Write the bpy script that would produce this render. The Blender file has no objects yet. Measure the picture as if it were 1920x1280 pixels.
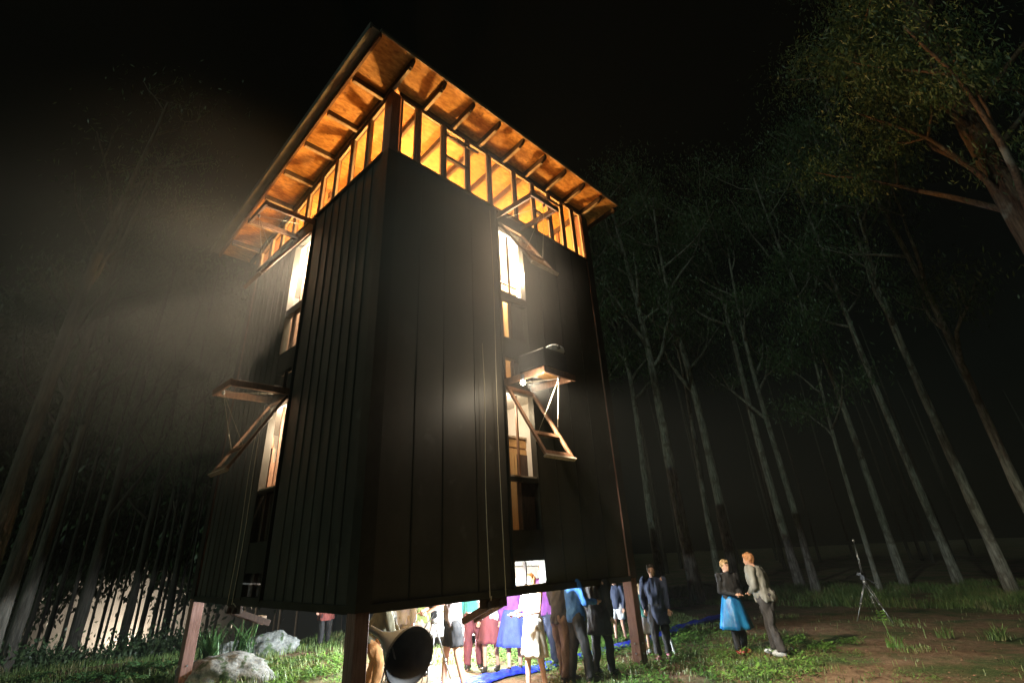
import bpy, bmesh, math, random
import numpy as np
from mathutils import Vector, Matrix, noise as mnoise
R = math.radians
scene = bpy.context.scene
col = scene.collection
random.seed(7)
rng = np.random.default_rng(7)

# ------------------------------------------------------------------ camera, world, light, exposure
cd = bpy.data.cameras.new("camera"); cam = bpy.data.objects.new("camera", cd); col.objects.link(cam)
cd.sensor_width = 36.0; cd.lens = 950.5 / 1920 * 36.0
cd.shift_x = 26.007 / 1920; cd.shift_y = -68.907 / 1920
cd.clip_start = .05; cd.clip_end = 600
CAM_H = 2.0
def cam_axes():
    p, r = R(26.08), R(-2.579)
    F = Vector((0, math.cos(p), math.sin(p))); X = Vector((1, 0, 0)); U = Vector((0, -math.sin(p), math.cos(p)))
    X2 = X * math.cos(r) + U * math.sin(r); U2 = -X * math.sin(r) + U * math.cos(r)
    return F, X2, U2
F_, X_, U_ = cam_axes()
cam.matrix_world = Matrix(((X_.x, U_.x, -F_.x, 0), (X_.y, U_.y, -F_.y, 0), (X_.z, U_.z, -F_.z, CAM_H), (0, 0, 0, 1)))
scene.camera = cam

world = bpy.data.worlds.new("World"); scene.world = world; world.use_nodes = True
wn = world.node_tree; wn.nodes.clear()
wo = wn.nodes.new("ShaderNodeOutputWorld"); wb = wn.nodes.new("ShaderNodeBackground")
sky = wn.nodes.new("ShaderNodeTexSky"); sky.sky_type = 'NISHITA'; sky.sun_disc = False
sky.sun_elevation = R(28); sky.sun_rotation = R(150)
mixs = wn.nodes.new("ShaderNodeMix"); mixs.data_type = 'RGBA'; mixs.blend_type = 'MULTIPLY'; mixs.inputs[0].default_value = 1
mixs.inputs[7].default_value = (1.0, .82, .42, 1)       # night sky of a hazy, faintly green-grey cast
wn.links.new(sky.outputs[0], mixs.inputs[6]); wn.links.new(mixs.outputs[2], wb.inputs[0])
wb.inputs[1].default_value = 0.0002
wn.links.new(wb.outputs[0], wo.inputs[0])

sd = bpy.data.lights.new("tree_fill_sun", 'SUN'); sd.energy = 0.32; sd.angle = R(.5); sd.color = (.72, 1.0, .8)  # weak greenish fill added to lift the dark trees
sun = bpy.data.objects.new("tree_fill_sun", sd); col.objects.link(sun)
sun.rotation_euler = (R(66), 0, R(-38))

vs = scene.view_settings; vs.view_transform = 'Standard'; vs.look = 'None'; vs.exposure = 0; vs.gamma = 1
vs.use_curve_mapping = False
cy = scene.cycles
cy.use_denoising = True; cy.volume_bounces = 0; cy.max_bounces = 6; cy.diffuse_bounces = 3; cy.glossy_bounces = 3
cy.transparent_max_bounces = 12; cy.transmission_bounces = 4; cy.sample_clamp_indirect = 3.0
cy.caustics_reflective = False; cy.caustics_refractive = False; cy.use_light_tree = True

# ------------------------------------------------------------------ helpers
NX, NY, YAW = -1.86, 6.987, R(45.849)
TM = Matrix.Translation((NX, NY, 0)) @ Matrix.Rotation(YAW, 4, 'Z')
def W(u, v, z): return TM @ Vector((u, v, z))

def tag(o, label=None, cat=None, group=None, kind=None):
    if label: o['label'] = label
    if cat: o['category'] = cat
    if group: o['group'] = group
    if kind: o['kind'] = kind
    return o
def empty(name, loc=(0, 0, 0), rz=0.0, parent=None):
    o = bpy.data.objects.new(name, None); col.objects.link(o); o.empty_display_size = .2
    o.location = loc; o.rotation_euler = (0, 0, rz)
    if parent: o.parent = parent
    return o
def link(name, mesh, parent=None, mat=None):
    o = bpy.data.objects.new(name, mesh); col.objects.link(o)
    if mat and not mesh.materials: mesh.materials.append(mat)
    if parent: o.parent = parent
    return o

class MB:
    def __init__(s): s.v = []; s.f = []
    def add(s, vs_, fs):
        n = len(s.v); s.v += [tuple(p) for p in vs_]; s.f += [tuple(i + n for i in f) for f in fs]; return s
    def box(s, x0, x1, y0, y1, z0, z1, m=None):
        vs_ = [Vector(p) for p in ((x0, y0, z0), (x1, y0, z0), (x1, y1, z0), (x0, y1, z0), (x0, y0, z1), (x1, y0, z1), (x1, y1, z1), (x0, y1, z1))]
        if m: vs_ = [m @ p for p in vs_]
        return s.add(vs_, [(0, 3, 2, 1), (4, 5, 6, 7), (0, 1, 5, 4), (1, 2, 6, 5), (2, 3, 7, 6), (3, 0, 4, 7)])
    def bar(s, a, b, w, h, up=(0, 0, 1)):
        a, b = Vector(a), Vector(b); d = (b - a); L = d.length; d.normalize(); up = Vector(up)
        x = d.cross(up)
        if x.length < 1e-4: x = d.cross(Vector((1, 0, 0)))
        x.normalize(); y = x.cross(d)
        m = Matrix(((x.x, d.x, y.x, a.x), (x.y, d.y, y.y, a.y), (x.z, d.z, y.z, a.z), (0, 0, 0, 1)))
        return s.box(-w / 2, w / 2, 0, L, -h / 2, h / 2, m)
    def tube(s, pts, rad, n=8, cap=True):
        pts = [Vector(p) for p in pts]
        if not hasattr(rad, '__len__'): rad = [rad] * len(pts)
        base = len(s.v); ref = None
        for i, p in enumerate(pts):
            d = (pts[min(i + 1, len(pts) - 1)] - pts[max(i - 1, 0)]).normalized()
            if ref is None:
                ref = d.cross(Vector((0, 0, 1)))
                if ref.length < .05: ref = d.cross(Vector((0, 1, 0)))
            ref = (ref - d * ref.dot(d)).normalized(); o2 = d.cross(ref)
            r = rad[i]; rx, ry = (r if hasattr(r, '__len__') else (r, r))
            for k in range(n):
                a = 2 * math.pi * k / n
                s.v.append(tuple(p + ref * math.cos(a) * rx + o2 * math.sin(a) * ry))
        for i in range(len(pts) - 1):
            for k in range(n):
                a = base + i * n + k; b = base + i * n + (k + 1) % n
                s.f.append((a, b, b + n, a + n))
        if cap:
            s.f.append(tuple(base + k for k in reversed(range(n))))
            s.f.append(tuple(base + (len(pts) - 1) * n + k for k in range(n)))
        return s
    def ell(s, c, r, n=12, m=8, M=None):
        base = len(s.v); c = Vector(c)
        def P(p): return tuple((M @ p if M else p) + c)
        s.v.append(P(Vector((0, 0, -r[2]))))
        for i in range(1, m):
            ph = -math.pi / 2 + math.pi * i / m
            for k in range(n):
                a = 2 * math.pi * k / n
                s.v.append(P(Vector((r[0] * math.cos(ph) * math.cos(a), r[1] * math.cos(ph) * math.sin(a), r[2] * math.sin(ph)))))
        s.v.append(P(Vector((0, 0, r[2]))))
        for k in range(n):
            s.f.append((base, base + 1 + (k + 1) % n, base + 1 + k))
            t = base + 1 + (m - 2) * n
            s.f.append((t + k, t + (k + 1) % n, base + 1 + (m - 1) * n))
        for i in range(m - 2):
            for k in range(n):
                a = base + 1 + i * n + k; b = base + 1 + i * n + (k + 1) % n
                s.f.append((a, b, b + n, a + n))
        return s
    def mesh(s, name, smooth=False):
        me = bpy.data.meshes.new(name); me.from_pydata(s.v, [], s.f); me.update()
        if smooth: me.polygons.foreach_set('use_smooth', [True] * len(me.polygons))
        return me
    def build(s, name, mat, parent=None, smooth=False):
        me = s.mesh(name, smooth); me.materials.append(mat); return link(name, me, parent)

def bevelled(o, w=.006, seg=1):
    bm = bmesh.new(); bm.from_mesh(o.data)
    bmesh.ops.bevel(bm, geom=list(bm.edges), offset=w, segments=seg, affect='EDGES', profile=.5)
    bm.to_mesh(o.data); bm.free(); return o

# ------------------------------------------------------------------ materials
def mat(name, c1, c2=None, scale=6, stretch=(1, 1, 1), rough=.7, metal=0.0, bump=.0, bscale=30, detail=6, spec=.5, spots=None, coord='Object', lo=.35, hi=.65, trans=None, sheen=None):
    m = bpy.data.materials.new(name); m.use_nodes = True; nt = m.node_tree; N = nt.nodes; L = nt.links
    b = N['Principled BSDF']; b.inputs['Roughness'].default_value = rough; b.inputs['Metallic'].default_value = metal
    b.inputs['Specular IOR Level'].default_value = spec
    tc = N.new('ShaderNodeTexCoord'); mp = N.new('ShaderNodeMapping'); mp.inputs['Scale'].default_value = stretch
    L.new(tc.outputs[coord], mp.inputs[0])
    if c2 is None: b.inputs['Base Color'].default_value = (*c1, 1)
    else:
        nz = N.new('ShaderNodeTexNoise'); nz.inputs['Scale'].default_value = scale; nz.inputs['Detail'].default_value = detail
        nz.inputs['Roughness'].default_value = .62
        L.new(mp.outputs[0], nz.inputs['Vector'])
        cr = N.new('ShaderNodeValToRGB'); cr.color_ramp.elements[0].color = (*c1, 1); cr.color_ramp.elements[1].color = (*c2, 1)
        cr.color_ramp.elements[0].position = lo; cr.color_ramp.elements[1].position = hi
        L.new(nz.outputs['Fac'], cr.inputs[0]); out = cr.outputs[0]
        if spots:
            vz = N.new('ShaderNodeTexNoise'); vz.inputs['Scale'].default_value = spots[1]; vz.inputs['Detail'].default_value = 4
            L.new(tc.outputs[coord], vz.inputs['Vector'])
            r2 = N.new('ShaderNodeValToRGB'); r2.color_ramp.elements[0].position = spots[2]; r2.color_ramp.elements[1].position = min(.99, spots[2] + .08)
            L.new(vz.outputs['Fac'], r2.inputs[0])
            mx = N.new('ShaderNodeMix'); mx.data_type = 'RGBA'; mx.inputs[7].default_value = (*spots[0], 1)
            L.new(r2.outputs[0], mx.inputs[0]); L.new(out, mx.inputs[6]); out = mx.outputs[2]
        L.new(out, b.inputs['Base Color'])
    if bump:
        n2 = N.new('ShaderNodeTexNoise'); n2.inputs['Scale'].default_value = bscale; n2.inputs['Detail'].default_value = 5
        L.new(mp.outputs[0], n2.inputs['Vector'])
        bp = N.new('ShaderNodeBump'); bp.inputs['Strength'].default_value = bump; bp.inputs['Distance'].default_value = .02
        L.new(n2.outputs['Fac'], bp.inputs['Height']); L.new(bp.outputs[0], b.inputs['Normal'])
    if trans: b.inputs['Subsurface Weight'].default_value = trans
    return m
M = {}
M['post'] = mat('hardwood_post', (.16, .075, .055), (.30, .17, .14), 5, (6, 6, .6), .75, bump=.25, bscale=12)
M['timber'] = mat('frame_timber', (.13, .06, .03), (.24, .125, .07), 5, (5, 5, .8), .6, bump=.2, bscale=14)
M['darkwood'] = mat('dark_timber', (.035, .02, .014), (.08, .045, .03), 6, (4, 4, 1), .7, bump=.2, bscale=20)
M['batten'] = mat('pale_batten', (.36, .27, .19), (.52, .42, .32), 8, (3, 3, 1), .75, bump=.15)
M['ply'] = mat('plywood_soffit', (.40, .17, .04), (.74, .42, .13), 7, (1, 2.6, 1), .65, bump=.15, bscale=9, detail=10, spots=((.30, .13, .04), 9, .64), lo=.36, hi=.66)
M['plyin'] = mat('plywood_lining', (.46, .26, .10), (.66, .42, .19), 2.5, (1, 1, .4), .65, detail=8)
M['clad'] = mat('dark_steel_sheet', (.045, .040, .032), (.075, .068, .055), 1.1, (1, 1, .5), .52, metal=.1, bump=.14, bscale=2.6, spots=((.085, .08, .068), 2.4, .62))
M['trim'] = mat('dark_steel_trim', (.03, .026, .02), (.05, .045, .035), 2, (1, 1, 1), .45, metal=.3)
M['roofmetal'] = mat('grey_roof_sheet', (.10, .10, .09), (.17, .165, .15), 3, (1, 1, 1), .5, metal=.4)
M['white'] = mat('white_lining', (.66, .62, .56), (.76, .72, .66), 2, (1, 1, 1), .8)
M['rope'] = mat('pale_rope', (.5, .42, .3), (.66, .58, .45), 60, (1, 1, 1), .9)
M['steel'] = mat('galvanised_steel', (.35, .35, .35), (.5, .5, .5), 9, (1, 1, 1), .4, metal=.9)
M['black'] = mat('black_plastic', (.012, .012, .013), (.03, .03, .03), 9, (1, 1, 1), .4)
M['paleplastic'] = mat('pale_plastic', (.55, .6, .66), (.66, .7, .75), 4, (1, 1, 1), .35)
M['rock'] = mat('granite', (.07, .075, .07), (.34, .35, .33), 9, (1, 1, 1), .95, bump=1.0, bscale=26, detail=14, spots=((.05, .08, .035), 5, .56), lo=.3, hi=.7)
M['leaf'] = mat('gum_leaf', (.035, .075, .03), (.10, .15, .06), 1.3, (1, 1, 1), .45, spots=((.07, .11, .05), 3, .64))
M['bark'] = mat('pale_gum_bark', (.09, .08, .065), (.38, .36, .31), 4, (4, 4, .55), .9, bump=1.0, bscale=16, detail=10, spots=((.15, .125, .10), 2.6, .55))
M['barkred'] = mat('red_brown_bark', (.05, .025, .016), (.17, .11, .075), 7, (4, 4, .5), .95, bump=.9, bscale=14, detail=10, spots=((.26, .25, .22), 1.4, .58))
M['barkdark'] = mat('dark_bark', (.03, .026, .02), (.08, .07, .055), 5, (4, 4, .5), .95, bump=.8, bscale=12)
M['barkdim'] = mat('dim_gum_bark', (.05, .045, .035), (.15, .135, .11), 4, (4, 4, .5), .95, bump=.9, bscale=14)  # bark darkened to stand in for dim light on the left trees
M['fern'] = mat('fern_green', (.03, .09, .025), (.08, .17, .045), 2, (1, 1, 1), .5)
M['blade'] = mat('grass_blade', (.05, .11, .02), (.16, .22, .06), 1.2, (1, 1, 1), .55, spots=((.22, .19, .08), 1.7, .56), coord='Object')
M['weed'] = mat('weed_leaf', (.06, .16, .02), (.15, .27, .05), 5, (1, 1, 1), .5)
M['blue'] = mat('blue_plastic', (.012, .02, .42), (.04, .09, .75), 9, (1, 1, 1), .28, bump=.7, bscale=22)
M['canvas'] = mat('white_canvas', (.7, .72, .74), (.8, .8, .8), 3, (1, 1, 1), .85, bump=.1, bscale=6)
M['skin'] = mat('skin', (.46, .26, .18), (.58, .34, .25), 9, (1, 1, 1), .55)
def cloth(name, c, k=.65, rough=.85, bump=.3, bs=35):
    return mat(name, tuple(x * k for x in c), c, 9, (1, 1, .6), rough, bump=bump, bscale=bs)
def emis(name, c, s):
    m = bpy.data.materials.new(name); m.use_nodes = True; nt = m.node_tree; nt.nodes.clear()
    o = nt.nodes.new('ShaderNodeOutputMaterial'); e = nt.nodes.new('ShaderNodeEmission')
    e.inputs[0].default_value = (*c, 1); e.inputs[1].default_value = s; nt.links.new(e.outputs[0], o.inputs[0]); return m
def glass():
    m = bpy.data.materials.new('window_glass'); m.use_nodes = True; nt = m.node_tree; nt.nodes.clear(); N = nt.nodes; L = nt.links
    o = N.new('ShaderNodeOutputMaterial'); mx = N.new('ShaderNodeMixShader'); t = N.new('ShaderNodeBsdfTransparent'); g = N.new('ShaderNodeBsdfGlossy')
    lw = N.new('ShaderNodeLayerWeight'); lw.inputs[0].default_value = .5
    pw = N.new('ShaderNodeMath'); pw.operation = 'POWER'; pw.inputs[1].default_value = 4.0; L.new(lw.outputs['Facing'], pw.inputs[0])
    fr = N.new('ShaderNodeMath'); fr.operation = 'MULTIPLY_ADD'; fr.inputs[1].default_value = .7; fr.inputs[2].default_value = .035; L.new(pw.outputs[0], fr.inputs[0])
    nz = N.new('ShaderNodeTexNoise'); nz.inputs['Scale'].default_value = 1.7
    bp = N.new('ShaderNodeBump'); bp.inputs['Strength'].default_value = .08; bp.inputs['Distance'].default_value = .05
    L.new(nz.outputs['Fac'], bp.inputs['Height']); L.new(bp.outputs[0], g.inputs['Normal'])
    t.inputs[0].default_value = (.93, .94, .92, 1); g.inputs[0].default_value = (.95, .95, .95, 1); g.inputs[1].default_value = .03
    L.new(fr.outputs[0], mx.inputs[0]); L.new(t.outputs[0], mx.inputs[1]); L.new(g.outputs[0], mx.inputs[2]); L.new(mx.outputs[0], o.inputs[0]); return m
M['glass'] = glass()

def ground_mat():
    m = bpy.data.materials.new('forest_floor'); m.use_nodes = True; nt = m.node_tree; N = nt.nodes; L = nt.links
    b = N['Principled BSDF']; b.inputs['Roughness'].default_value = .95; b.inputs['Specular IOR Level'].default_value = .2
    tc = N.new('ShaderNodeTexCoord')
    def nz(s, d=8, r=.65):
        n = N.new('ShaderNodeTexNoise'); n.inputs['Scale'].default_value = s; n.inputs['Detail'].default_value = d; n.inputs['Roughness'].default_value = r
        L.new(tc.outputs['Object'], n.inputs['Vector']); return n
    def ramp(n, a, c):
        r = N.new('ShaderNodeValToRGB'); r.color_ramp.elements[0].position = a[0]; r.color_ramp.elements[1].position = a[1]
        r.color_ramp.elements[0].color = (*c[0], 1); r.color_ramp.elements[1].color = (*c[1], 1); L.new(n.outputs['Fac'], r.inputs[0]); return r
    dirt = ramp(nz(5), (.3, .7), ((.10, .058, .032), (.27, .175, .105)))
    moss = ramp(nz(9), (.3, .7), ((.03, .055, .015), (.10, .13, .045)))
    mask = ramp(nz(.55, 6), (.46, .6), ((0, 0, 0), (1, 1, 1)))
    mx = N.new('ShaderNodeMix'); mx.data_type = 'RGBA'
    L.new(mask.outputs[0], mx.inputs[0]); L.new(dirt.outputs[0], mx.inputs[6]); L.new(moss.outputs[0], mx.inputs[7])
    lit = ramp(nz(38, 4), (.60, .66), ((0, 0, 0), (1, 1, 1)))
    m2 = N.new('ShaderNodeMix'); m2.data_type = 'RGBA'; m2.inputs[7].default_value = (.30, .21, .12, 1)
    L.new(lit.outputs[0], m2.inputs[0]); L.new(mx.outputs[2], m2.inputs[6]); L.new(m2.outputs[2], b.inputs['Base Color'])
    bp = N.new('ShaderNodeBump'); bp.inputs['Strength'].default_value = 1; bp.inputs['Distance'].default_value = .05
    L.new(nz(16, 10).outputs['Fac'], bp.inputs['Height']); L.new(bp.outputs[0], b.inputs['Normal']); return m
M['ground'] = ground_mat()

# ------------------------------------------------------------------ ground
def sm(a, b, x): t = min(1, max(0, (x - a) / (b - a))); return t * t * (3 - 2 * t)
def gz(x, y):
    d = math.hypot(x, y)
    z = -max(0, d - 17.5) * .16 * sm(-3, -9, x)
    z += .05 * mnoise.noise(Vector((x * .35, y * .35, 0))) + .025 * mnoise.noise(Vector((x * 1.3, y * 1.3, 3)))
    if d < 60: z += .012 * mnoise.noise(Vector((x * 4.5, y * 4.5, 5)))
    if x > 4: z += .10 * mnoise.noise(Vector((x * .18 + 4, y * .3, 9))) * sm(4, 9, x)
    return z
def axis(a, b, dense_a, dense_b, n1, n2):
    return list(np.linspace(a, dense_a, n1, endpoint=False)) + list(np.linspace(dense_a, dense_b, n2, endpoint=False)) + list(np.linspace(dense_b, b, n1))
xs = axis(-150, 150, -20, 22, 22, 230); ys = axis(-40, 180, 4, 32, 22, 170)
gv = [(x, y, gz(x, y)) for y in ys for x in xs]; nx = len(xs)
gf = [(j * nx + i, j * nx + i + 1, (j + 1) * nx + i + 1, (j + 1) * nx + i) for j in range(len(ys) - 1) for i in range(nx - 1)]
me = bpy.data.meshes.new('ground'); me.from_pydata(gv, [], gf); me.update(); me.polygons.foreach_set('use_smooth', [True] * len(gf))
me.materials.append(M['ground']); tag(link('ground', me), kind='structure')

# ------------------------------------------------------------------ haze
hb = MB().box(-95, 95, -6, 120, -19, 34).build('haze', bpy.data.materials.new('night_mist'))
hm = hb.data.materials[0]; hm.use_nodes = True; hn = hm.node_tree; hn.nodes.clear()
ho = hn.nodes.new('ShaderNodeOutputMaterial'); pv = hn.nodes.new('ShaderNodeVolumePrincipled')
pv.inputs['Color'].default_value = (.92, .94, .9, 1); pv.inputs['Density'].default_value = .0009; pv.inputs['Anisotropy'].default_value = .0
hn.links.new(pv.outputs[0], ho.inputs['Volume']); tag(hb, kind='stuff')

def mist(loc, rad, dens, nscale, seedv=0.0, rz_=0.0, lo=.25, aniso=0.0):
    """a drifting bank of mist: soft edged, uneven"""
    bm = bmesh.new(); bmesh.ops.create_icosphere(bm, subdivisions=3, radius=1); me = bpy.data.meshes.new('mist'); bm.to_mesh(me); bm.free()
    m = bpy.data.materials.new('drifting_mist'); m.use_nodes = True; nt = m.node_tree; nt.nodes.clear(); N = nt.nodes; L = nt.links
    o = N.new('ShaderNodeOutputMaterial'); v = N.new('ShaderNodeVolumePrincipled'); tc = N.new('ShaderNodeTexCoord')
    ln = N.new('ShaderNodeVectorMath'); ln.operation = 'LENGTH'; L.new(tc.outputs['Object'], ln.inputs[0])
    mr = N.new('ShaderNodeMapRange'); mr.interpolation_type = 'SMOOTHERSTEP'; mr.inputs[1].default_value = 1.0; mr.inputs[2].default_value = .1; mr.inputs[3].default_value = 0; mr.inputs[4].default_value = dens
    L.new(ln.outputs['Value'], mr.inputs[0])
    nz = N.new('ShaderNodeTexNoise'); nz.inputs['Scale'].default_value = nscale; nz.inputs['Detail'].default_value = 3; nz.noise_dimensions = '4D'; nz.inputs['W'].default_value = seedv
    L.new(tc.outputs['Object'], nz.inputs['Vector'])
    m2 = N.new('ShaderNodeMapRange'); m2.inputs[1].default_value = lo; m2.inputs[2].default_value = .75; L.new(nz.outputs['Fac'], m2.inputs[0])
    mu = N.new('ShaderNodeMath'); mu.operation = 'MULTIPLY'; L.new(mr.outputs[0], mu.inputs[0]); L.new(m2.outputs[0], mu.inputs[1])
    v.inputs['Color'].default_value = (.93, .92, .9, 1); v.inputs['Anisotropy'].default_value = aniso
    L.new(mu.outputs[0], v.inputs['Density']); L.new(v.outputs[0], o.inputs['Volume']); me.materials.append(m)
    ob = link('mist', me); ob.location = loc; ob.scale = rad; ob.rotation_euler = (0, 0, rz_); tag(ob, kind='stuff'); return ob
mist(W(-1.4, 4.4, 6.5), (5.2, 5.2, 4.4), .20, 1.1, 1.0, YAW)
mist(W(.9, -1.1, 6.2), (2.9, 1.5, 3.2), .62, .9, 3.0, YAW)  # bank added to carry the lamp's glare over the right face
mist((-35, 53, -2.5), (17, 9, 10.5), .06, 1.3, 5.0, R(-30), lo=.1)
cy.volume_max_steps = 96
# ------------------------------------------------------------------ lamps
def lamp(name, loc, power, color, radius=.06, kind='POINT'):
    d = bpy.data.lights.new(name, kind); d.energy = power; d.color = color; d.shadow_soft_size = radius
    o = bpy.data.objects.new(name, d); col.objects.link(o); o.location = loc; return o
WARM = (1.0, .62, .28); SOFTW = (1.0, .80, .56); COOL = (.86, .95, 1.0)
lamp('upper_lamp_and_fill', W(2.6, 2.4, 8.90), 1400, (1.0, .54, .17), .10)
for u_, v_ in ((1.0, 1.1), (4.9, 1.2), (1.1, 4.3)): lamp('upper_lamp_and_fill', W(u_, v_, 8.78), 330, (1.0, .54, .17), .08)  # extra lamps added to brighten and even out the soffit
lamp('middle_room_lamp', W(.38, 3.15, 7.65), 620, SOFTW, .05)
lamp('middle_room_lamp', W(3.36, .22, 7.45), 620, SOFTW, .05)
lamp('lower_room_lamp', W(.5, 3.15, 4.30), 200, SOFTW, .05)
lamp('lower_room_lamp', W(2.9, .45, 4.45), 55, SOFTW, .05)
lamp('underfloor_lamp_and_fill', W(2.95, .5, 1.42), 850, COOL, .05)
lamp('underfloor_lamp_and_fill', W(4.3, 3.4, 1.40), 1500, COOL, .08)
lamp('underfloor_lamp_and_fill', W(5.2, 5.0, 1.40), 1500, COOL, .08)  # third lamp added to brighten the grass behind
lamp('far_floodlight', (-35, 54, -4.5), 8000, (1.0, .80, .58), .4)

# ------------------------------------------------------------------ TOWER
tower = empty('timber_tower', (NX, NY, 0), YAW)
tag(tower, 'tall square dark steel clad tower on timber posts with orange lit windows under its roof', 'tower')
A_, B_ = 6.25, 6.07; ZB = 1.456; ZS = 8.68; SL = .159; RZ = 10.30
def rz(v): return RZ - SL * v
for (u0, v0) in ((0, 0), (A_ - .2, 0), (0, B_ - .2), (A_ - .2, B_ - .2)):
    p = MB().box(u0, u0 + .2, v0, v0 + .2, .02 if u0 < 1 else .04, rz(v0 + .1) - .12).build('corner_post', M['post'], tower); bevelled(p, .008)
    f = MB().box(u0 + .05, u0 + .15, v0 + .05, v0 + .15, -.12, .018); f.box(u0 - .02, u0 + .22, v0 - .02, v0 + .22, -.3, -.06)
    f.build('post_foot', M['steel'], p)
    b = MB()
    for zz in (.22, .38): b.tube([(u0 + .1, v0 - .014, zz), (u0 + .1, v0 + .001, zz)], .016, 8); b.tube([(u0 - .014, v0 + .1, zz), (u0 + .001, v0 + .1, zz)], .016, 8)
    b.build('bolt', M['steel'], p)

# rib profile cladding; wall frame: a = along wall, d = outward(-)
def clad_sheet(a0, a1, z0, z1, wall, ribs, name='cladding_sheet', edge=True):
    """one sheet of steel; wall 'R' lies in v=0 plane, 'L' in u=0, 'RB'/'LB' the two rear walls"""
    prof = [(a0 + .003, 0)]
    for r in ribs:
        if a0 + .03 < r < a1 - .03: prof += [(r - .016, 0), (r - .010, -.022), (r + .010, -.022), (r + .016, 0)]
    prof += [(a1 - .003, 0)]
    vs_, fs = [], []
    nz_ = 7
    for k in range(nz_ + 1):
        z = z0 + (z1 - z0) * k / nz_
        for (a, d) in prof:
            dd = d + .004 * mnoise.noise(Vector((a * 2.1, z * .8, 1.3 if wall[0] == 'R' else 7.7)))
            vs_.append((a, dd + .035, z))
    n = len(prof)
    for k in range(nz_):
        for i in range(n - 1): fs.append((k * n + i, k * n + i + 1, (k + 1) * n + i + 1, (k + 1) * n + i))
    m = len(vs_); vs_ += [(a, .075, z) for (a, z) in ((prof[0][0], z0), (prof[-1][0], z0), (prof[-1][0], z1), (prof[0][0], z1))]
    fs.append((m + 3, m + 2, m + 1, m))
    fs += [(0, m, m + 1, n - 1), (n - 1, m + 1, m + 2, nz_ * n + n - 1), (nz_ * n + n - 1, m + 2, m + 3, nz_ * n), (nz_ * n, m + 3, m, 0)]
    def T(p):
        a, d, z = p
        return {'R': (a, d, z), 'L': (d, a, z), 'RB': (a, B_ - d, z), 'LB': (A_ - d, a, z)}[wall]
    mb = MB(); mb.add([T(p) for p in vs_], fs)
    return mb.build(name, M['clad'], tower)
WIN = (2.73, 3.52)
ur = [.2, .8, 1.35, 2.04, 2.73]; ur2 = [3.52, 4.08, 4.70, 5.38, 6.05]
for e in (ur, ur2):
    for a, b in zip(e, e[1:]): clad_sheet(a, b, ZB, ZS, 'R', [b - .03] if b in (1.35,) else [])
vl = [.2, .8, 1.4, 2.0, 2.78]; vl2 = [3.57, 4.15, 4.75, 5.3, 5.87]
for e in (vl, vl2):
    for a, b in zip(e, e[1:]): clad_sheet(a, b, ZB, ZS - .02, 'L', [a + .06, a + .36])
for k in range(9):
    clad_sheet(.2 + k * .65, min(.2 + (k + 1) * .65, 6.05), ZB, ZS, 'RB', [.26 + k * .65])
    clad_sheet(.2 + k * .63, min(.2 + (k + 1) * .63, 5.87), ZB, ZS, 'LB', [.26 + k * .63])
# seam strips on right wall
for a in (.8, 1.35, 2.04, 4.08, 4.70, 5.38):
    MB().box(a - .011, a + .011, .026, .038, ZB + .02, ZS - .01).build('seam_strip', M['trim'], tower)
# skirt and sill trims
for wall in 'RL':
    L_ = 6.05 if wall == 'R' else 5.87
    t = MB()
    if wall == 'R': t.box(.2, L_, -.005, .034, ZB - .05, ZB + .045)
    else: t.box(-.005, .034, .2, L_, ZB - .05, ZB + .045)
    t.build('base_trim', M['trim'], tower)
    t = MB()
    if wall == 'R': t.box(.18, L_ + .02, -.03, .09, ZS + .001, ZS + .035)
    else: t.box(-.03, .09, .18, L_ + .02, ZS - .019, ZS + .016)
    t.build('sill_trim', M['trim'], tower)
MB().box(-.012, .21, -.012, -.002, ZB - .03, ZS).box(-.012, -.002, -.002, .21, ZB - .03, ZS).build('corner_flashing', M['trim'], tower)
MB().box(6.045, 6.262, -.012, -.002, ZB, 10.1).box(6.252, 6.262, -.002, .21, ZB, 10.1).build('corner_flashing', M['trim'], tower)  # dark steel added over the post to hide its lit face
MB().box(-.012, -.002, 5.865, 6.082, ZB, 9.1).box(-.002, .21, 6.072, 6.082, ZB, 9.1).build('corner_flashing', M['trim'], tower)  # same dark cover added on the left corner post
# base beams under walls (behind skirt)
for bx in ((.2, 2.72, .08, .16), (3.53, 6.05, .08, .16), (.2, 6.05, 5.9, 5.98), (.08, .16, .2, 5.87), (6.08, 6.16, .2, 5.87)):
    MB().box(bx[0], bx[1], bx[2], bx[3], ZB + .002, ZB + .24).build('base_beam', M['darkwood'], tower)

# floors, lining
for z0, z1 in ((2.02, 2.30), (4.78, 4.90), (8.38, 8.52)):
    MB().box(.10, 6.15, .10, 5.97, z0, z1).build('floor_slab', M['plyin'], tower)
MB().box(.14, 6.1, .14, 5.93, 4.70, 4.775).build('ceiling_lining', M['white'], tower)
MB().box(.14, 6.1, .14, 5.93, 8.30, 8.375).build('ceiling_lining', M['white'], tower)
for z0, z1, mt in ((2.31, 4.695, M['white']), (4.905, 8.295, M['white']), (8.53, 8.66, M['plyin'])):
    for a0, a1 in ((.21, WIN[0] - .06), (WIN[1] + .06, 6.04)): MB().box(a0, a1, .10, .12, z0, z1).build('wall_lining', mt, tower)
    for a0, a1 in ((.21, 2.72), (3.63, 5.86)): MB().box(.10, .12, a0, a1, z0, z1).build('wall_lining', mt, tower)
for z0, z1 in ((2.31, 4.695), (4.905, 8.295), (8.53, 9.25)):
    mt = M['white'] if z0 < 8 else M['plyin']
    if z0 > 8: z1 = 9.3
    MB().box(.21, 6.04, 5.94, 5.96, z0, z1).build('wall_lining', mt, tower)
    MB().box(6.12, 6.14, .21, 5.86, z0, z1).build('wall_lining', mt, tower)
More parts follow.
